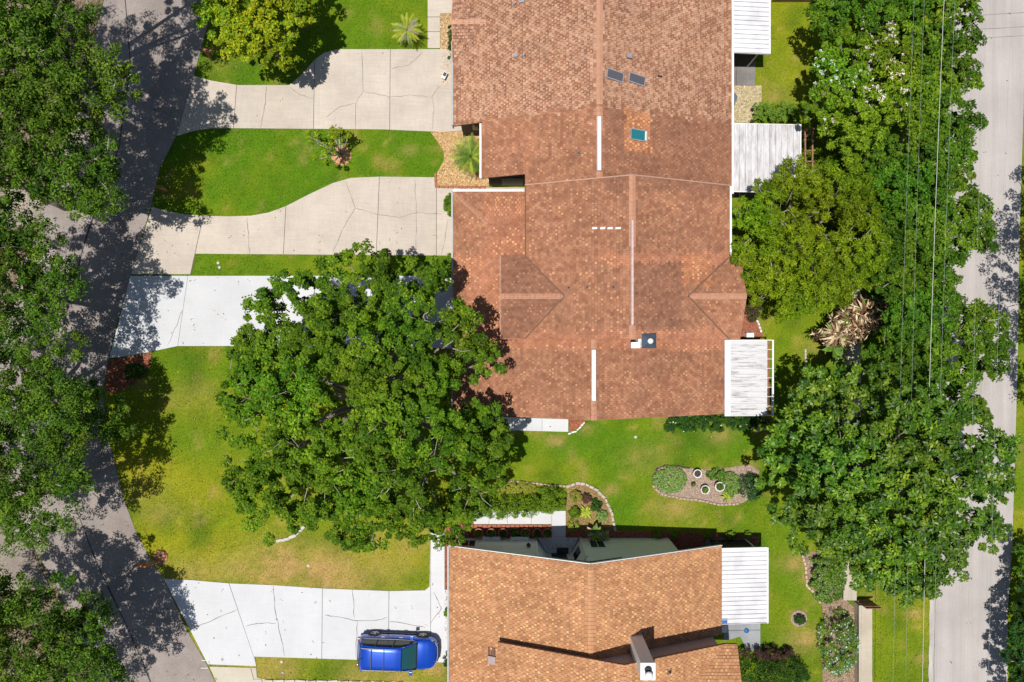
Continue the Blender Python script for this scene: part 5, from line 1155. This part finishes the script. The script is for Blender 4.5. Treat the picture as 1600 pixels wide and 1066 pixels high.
small('air_conditioner', 'round grey air conditioner unit by the back wall of the top house', 'air conditioner', [('case', MB().lathe([(.36, 0), (.38, .05), (.38, .75), (.33, .8)], 24), M['gutter']), ('fan_grille', MB().lathe([(.0, .78), (.3, .8), (.33, .79)], 24), simple('blue_grille', (.08, .14, .17))), ('hub', MB().lathe([(0, .86), (.09, .85), (.1, .8)], 12), M['gutter'])], 1136, 160)
small('utility_box', 'white utility box at the corner behind the orange roofed house', 'utility box', [('case', MB().box(-.3, .3, -.2, .2, 0, .5), M['potwhite']), ('lid', MB().box(-.32, .32, -.22, .22, .5, .54), M['white'])], 1124, 977)
small('utility_box', 'small white box in the mulch wedge above the streaky porch roof', 'utility box', [('case', MB().box(-.2, .2, -.12, .12, 0, .45), M['white']), ('lid', MB().box(-.22, .22, -.14, .14, .45, .48), M['white'])], 1168, 524)
small('stepping_stone', 'blue round lid on the grey patio behind the orange roofed house', 'lid', [('disc', MB().lathe([(0, .05), (.14, .05), (.16, .0)], 14), simple('blue_lid', (.02, .12, .3)))], 1166, 985, z=.035)
shrub('dark round bush against the wall in front of the parked blue car', 700, 1024, 9, 11, .9, GD, 560, 'bush', 'bush', rc=.14)
x, y = g(879, 862); tag(MB().box(-.35, .35, -.25, .25, 0, .02).build('doormat', M['black'], loc=(x, y, .04)), 'dark doormat in the splayed entrance recess', 'doormat')
for px, lb in ((768, 'white bench slab behind the pots near the first window'), (812, 'white bench slab behind the pots at the centre of the wall')):
    small('bench', lb, 'bench', [('seat', MB().box(-.55, .55, -.12, .12, .38, .44), M['white']), ('leg', MB().box(-.45, -.38, -.1, .1, 0, .38), M['white']), ('leg', MB().box(.38, .45, -.1, .1, 0, .38), M['white'])], px, 839)

# ------------------------------------------------------------------ cars
def paint(name, c, flake=.0):
    m, t, b = newmat(name); b.inputs['Base Color'].default_value = (*c, 1); b.inputs['Roughness'].default_value = .28; b.inputs['Metallic'].default_value = .35; b.inputs['Coat Weight'].default_value = 1; b.inputs['Coat Roughness'].default_value = .04
    return m
def interp(tab, x):
    for i in range(len(tab) - 1):
        if x <= tab[i + 1][0]:
            a, b = tab[i], tab[i + 1]; f = (x - a[0]) / (b[0] - a[0]); f = f * f * (3 - 2 * f) if len(tab) < 5 else f; return [a[k] + (b[k] - a[k]) * f for k in range(1, len(a))]
    return list(tab[-1][1:])
def car(label, loc, rz, col):
    t = empty('parked_car', loc, rz, label=label, cat='car'); pm = paint('car_paint', col)
    glass = bpy.data.materials.get('car_glass')
    if not glass:
        glass, nt_, b_ = newmat('car_glass'); b_.inputs['Base Color'].default_value = (.012, .02, .024, 1); b_.inputs['Roughness'].default_value = .05; b_.inputs['Specular IOR Level'].default_value = .9
    wsg = bpy.data.materials.get('windscreen_glass')
    if not wsg:
        wsg, nt_, b_ = newmat('windscreen_glass'); b_.inputs['Base Color'].default_value = (.012, .075, .085, 1); b_.inputs['Roughness'].default_value = .06; b_.inputs['Specular IOR Level'].default_value = .9
    # body stations: x, half width, shoulder z, centre top z, bottom z
    ST = [(-2.36, .62, .72, .80, .42), (-2.30, .78, .92, 1.02, .34), (-2.12, .88, 1.0, 1.10, .28), (-1.7, .93, 1.02, 1.12, .25), (-1.0, .945, 1.0, 1.08, .24), (0, .95, .98, 1.06, .24), (.75, .945, .97, 1.05, .24), (1.05, .94, .97, 1.06, .24), (1.5, .93, .93, 1.03, .24), (1.9, .90, .87, .97, .25), (2.15, .82, .80, .90, .28), (2.30, .68, .70, .80, .33), (2.38, .48, .58, .66, .38)]
    xs = [i * .0 for i in ()]; X = []; x = -2.36
    while x < 2.38: X.append(x); x += .08 if abs(x) > 1.9 else .11
    X.append(2.38); vs = []; ring = 16
    for x in X:
        hw, zs, zc, zb = interp(ST, x)
        half = [(0, zb), (hw * .80, zb), (hw * .95, zb + .06), (hw * 1.0, zb + .22), (hw * 1.0, zb + (zs - zb) * .62), (hw * .965, zs - .07), (hw * .90, zs), (hw * .55, zc - .012), (0, zc)]
        pts = half + [(-a, b) for a, b in half[-2:0:-1]]; ring = len(pts); vs += [(x, a, b) for a, b in pts]
    fs = [(i * ring + k, (i + 1) * ring + k, (i + 1) * ring + (k + 1) % ring, i * ring + (k + 1) % ring) for i in range(len(X) - 1) for k in range(ring)]
    fs = [f[::-1] for f in fs] + [tuple(range(ring)), tuple(reversed(range((len(X) - 1) * ring, len(X) * ring)))]
    body = MB().add(vs, fs, True); 
    bo = body.build('body', pm, t)
    sub = bo.modifiers.new('sub', 'SUBSURF'); sub.levels = 1; sub.render_levels = 1
    # greenhouse glass block
    GH_ = [(-2.22, .70, 1.02, 1.10), (-2.05, .72, 1.05, 1.50), (-1.8, .72, 1.04, 1.64), (-1.0, .70, 1.02, 1.69), (0, .69, 1.02, 1.69), (.35, .67, 1.02, 1.64), (.75, .66, 1.03, 1.42), (1.22, .64, 1.04, 1.07)]
    vs = []; XX = [-2.22, -2.13, -2.05, -1.92, -1.8, -1.4, -1.0, -.5, 0, .2, .35, .55, .75, 1.0, 1.22]
    for x in XX:
        hw, zb, zt = interp(GH_, x); wb = .845 - .06 * max(0, x - .6); k = (zt - zb) / .65; wt = wb - (wb - hw + .03) * min(1, k)
        half = [(wb, zb - .04), (wb - (wb - wt) * .5, zb + (zt - zb) * .55), (wt, zt - .03 * min(1, k)), (wt * .6, zt + .0), (0, zt + .012)]
        pts = half + [(-a, b) for a, b in half[-2::-1]]; m = len(pts); vs += [(x, a, b) for a, b in pts]
    n = len(XX); fs = [(i * m + k, i * m + k + 1, (i + 1) * m + k + 1, (i + 1) * m + k) for i in range(n - 1) for k in range(m - 1)]
    MB().add(vs, fs, True).build('windows', glass, t)
    # roof skin (blue) over the glass
    vs = []; RX = [-2.14, -2.0, -1.8, -1.4, -1.0, -.5, 0, .2, .36]
    for x in RX:
        hw, zb, zt = interp(GH_, x); w = hw - .0
        pts = [(w + .015, zt - .05), (w - .02, zt + .005), (w * .6, zt + .022), (0, zt + .035), (-w * .6, zt + .022), (-w + .02, zt + .005), (-w - .015, zt - .05)]; vs += [(x, a, b) for a, b in pts]
    m = 7; MB().add(vs, [(i * m + k, i * m + k + 1, (i + 1) * m + k + 1, (i + 1) * m + k) for i in range(len(RX) - 1) for k in range(m - 1)], True).build('roof', pm, t)
    # windscreen (teal reflection put into the glass colour) slightly proud
    vs = []; WX = [.42, .6, .8, 1.0, 1.16]
    for x in WX:
        hw, zb, zt = interp(GH_, x); k = (zt - zb) / .65; wt = .845 - (.845 - hw + .03) * min(1, k) - .07
        for j in range(7): yy = -1 + 2 * j / 6; vs.append((x, yy * wt, zt + .022 - .03 * abs(yy) ** 3))
    MB().add(vs, [(i * 7 + j, (i + 1) * 7 + j, (i + 1) * 7 + j + 1, i * 7 + j + 1) for i in range(len(WX) - 1) for j in range(6)], True).build('windscreen', wsg, t)
    for s in (-1, 1):
        MB().tube([(.36, s * .68, 1.64), (.75, s * .70, 1.42), (1.2, s * .80, 1.08)], [.03, .035, .04], 6).build('pillar', pm, t)
        for x0 in (-1.1, -.1): MB().tube([(x0, s * .86, 1.0), (x0 - .05, s * .73, 1.63)], .03, 4).build('pillar', M['black'], t)
        MB().tube([(-2.15, s * .84, 1.02), (-1.9, s * .72, 1.6)], .07, 5).build('pillar', pm, t)
        MB().tube([(-1.95, s * .62, 1.72), (-1.8, s * .62, 1.77), (.0, s * .61, 1.77), (.2, s * .60, 1.71)], [.018, .022, .022, .018], 6).build('roof_rail', M['gutter'], t)
        MB().tube([(-2.0, s * .87, 1.03), (-1.0, s * .885, 1.02), (0, s * .885, 1.01), (1.0, s * .86, 1.0)], .016, 5).build('window_trim', M['gutter'], t)
        MB().box(.78, .98, s * .93 - (.0 if s > 0 else .22), s * .93 + (.22 if s > 0 else 0), 1.0, 1.14).build('wing_mirror', pm, t, bevel=.03)
        for hx in (-.95, .12): MB().box(hx, hx + .2, s * .945 - .015, s * .945 + .025, .86, .89).build('door_handle', M['gutter'], t, bevel=.006)
        for dx in (-1.35, -.28, .82): MB().box(dx, dx + .012, s * .935 - .02, s * .948 + .006, .34, .93).build('door_seam', M['black'], t)
        MB().box(-1.0, 1.0, s * .93 - .03, s * .93 + .03, .25, .36).build('sill', M['black'], t, bevel=.01)
        # lights
        hl = MB().add([(2.30, s * .42, .70), (2.16, s * .60, .79), (1.98, s * .80, .84), (1.92, s * .875, .80), (2.12, s * .80, .70), (2.30, s * .58, .64)], [(0, 1, 2, 3, 4, 5) if s < 0 else (5, 4, 3, 2, 1, 0)]); 
        hl.v = [(a + .02, b * 1.01, c + .012) for a, b, c in hl.v]; hl.build('headlight', M['gutter'], t)
        MB().box(-2.31, -2.12, s * .76 - .08, s * .76 + .08, .84, .97).build('tail_light', simple('red_lamp', (.45, .02, .02), .2), t, bevel=.03)
    for bx in (-1.35, -.62): MB().box(bx - .022, bx + .022, -.62, .62, 1.76, 1.79).build('crossbar', M['black'], t, bevel=.006)
    MB().box(-2.40, -2.3, -.7, .7, .36, .58).build('rear_bumper', M['black'], t, bevel=.03); MB().box(2.28, 2.41, -.55, .55, .36, .5).build('front_bumper', M['black'], t, bevel=.03)
    MB().tube([(2.20, -.72, .76), (2.36, -.4, .70), (2.39, 0, .69), (2.36, .4, .70), (2.20, .72, .76)], .018, 5).build('grille_trim', M['gutter'], t)
    MB().box(2.33, 2.385, -.32, .32, .52, .66).build('grille', M['black'], t)
    for s in (-1, 1): MB().tube([(1.20, s * .1 + .25, 1.08), (.98, s * .1 - .15 + .1, 1.24)], .01, 4).build('wiper', M['black'], t)
    MB().tube([(-1.9, 0, 1.68), (-2.0, 0, 1.76)], [.03, .008], 6).build('antenna', M['black'], t)
    for wx in (-1.42, 1.42):
        for s in (-1, 1):
            w = empty('wheel'); w.parent = t; w.location = (wx, s * .80, .35); w.rotation_euler = (math.pi / 2 * -s, 0, 0)
            MB().lathe([(.20, -.1), (.33, -.1), (.355, -.06), (.355, .06), (.33, .155), (.26, .16), (.24, .14)], 28).build('tyre', simple('tyre_rubber', (.025, .025, .025), .8), w)
            rim = MB().lathe([(.25, .13), (.235, .15), (.21, .12), (.0, .10)], 28)
            for k in range(5):
                a = 2 * math.pi * k / 5; rim.bar((0, 0, .13), (.22 * math.cos(a), .22 * math.sin(a), .14), .06, .03)
            rim.build('rim', simple('alloy', (.5, .5, .52), .35, .6), w)
        for s in (-1, 1):
            # wheel arch lip
            pts = [(wx + .40 * math.cos(a), s * .925, .36 + .40 * math.sin(a)) for a in [math.pi * k / 12 for k in range(13)]]
            MB().tube(pts, .035, 5).build('wheel_arch', M['black'], t)
            MB().prism([(wx - .37, s * .70), (wx + .37, s * .70), (wx + .37, s * .951), (wx - .37, s * .951)], .25, .30).build('arch_liner', M['black'], t)
    return t
cx_, cy_ = g(624, 1010.5)
car('bright blue estate car with roof rails parked nose to the house on the white driveway', (cx_, cy_, .035), math.radians(-2.2), (.002, .062, .48))
car('dark car mostly cut off by the left edge on the neighbour driveway', (*g(-78, 860), .035), math.radians(4), (.015, .018, .025))
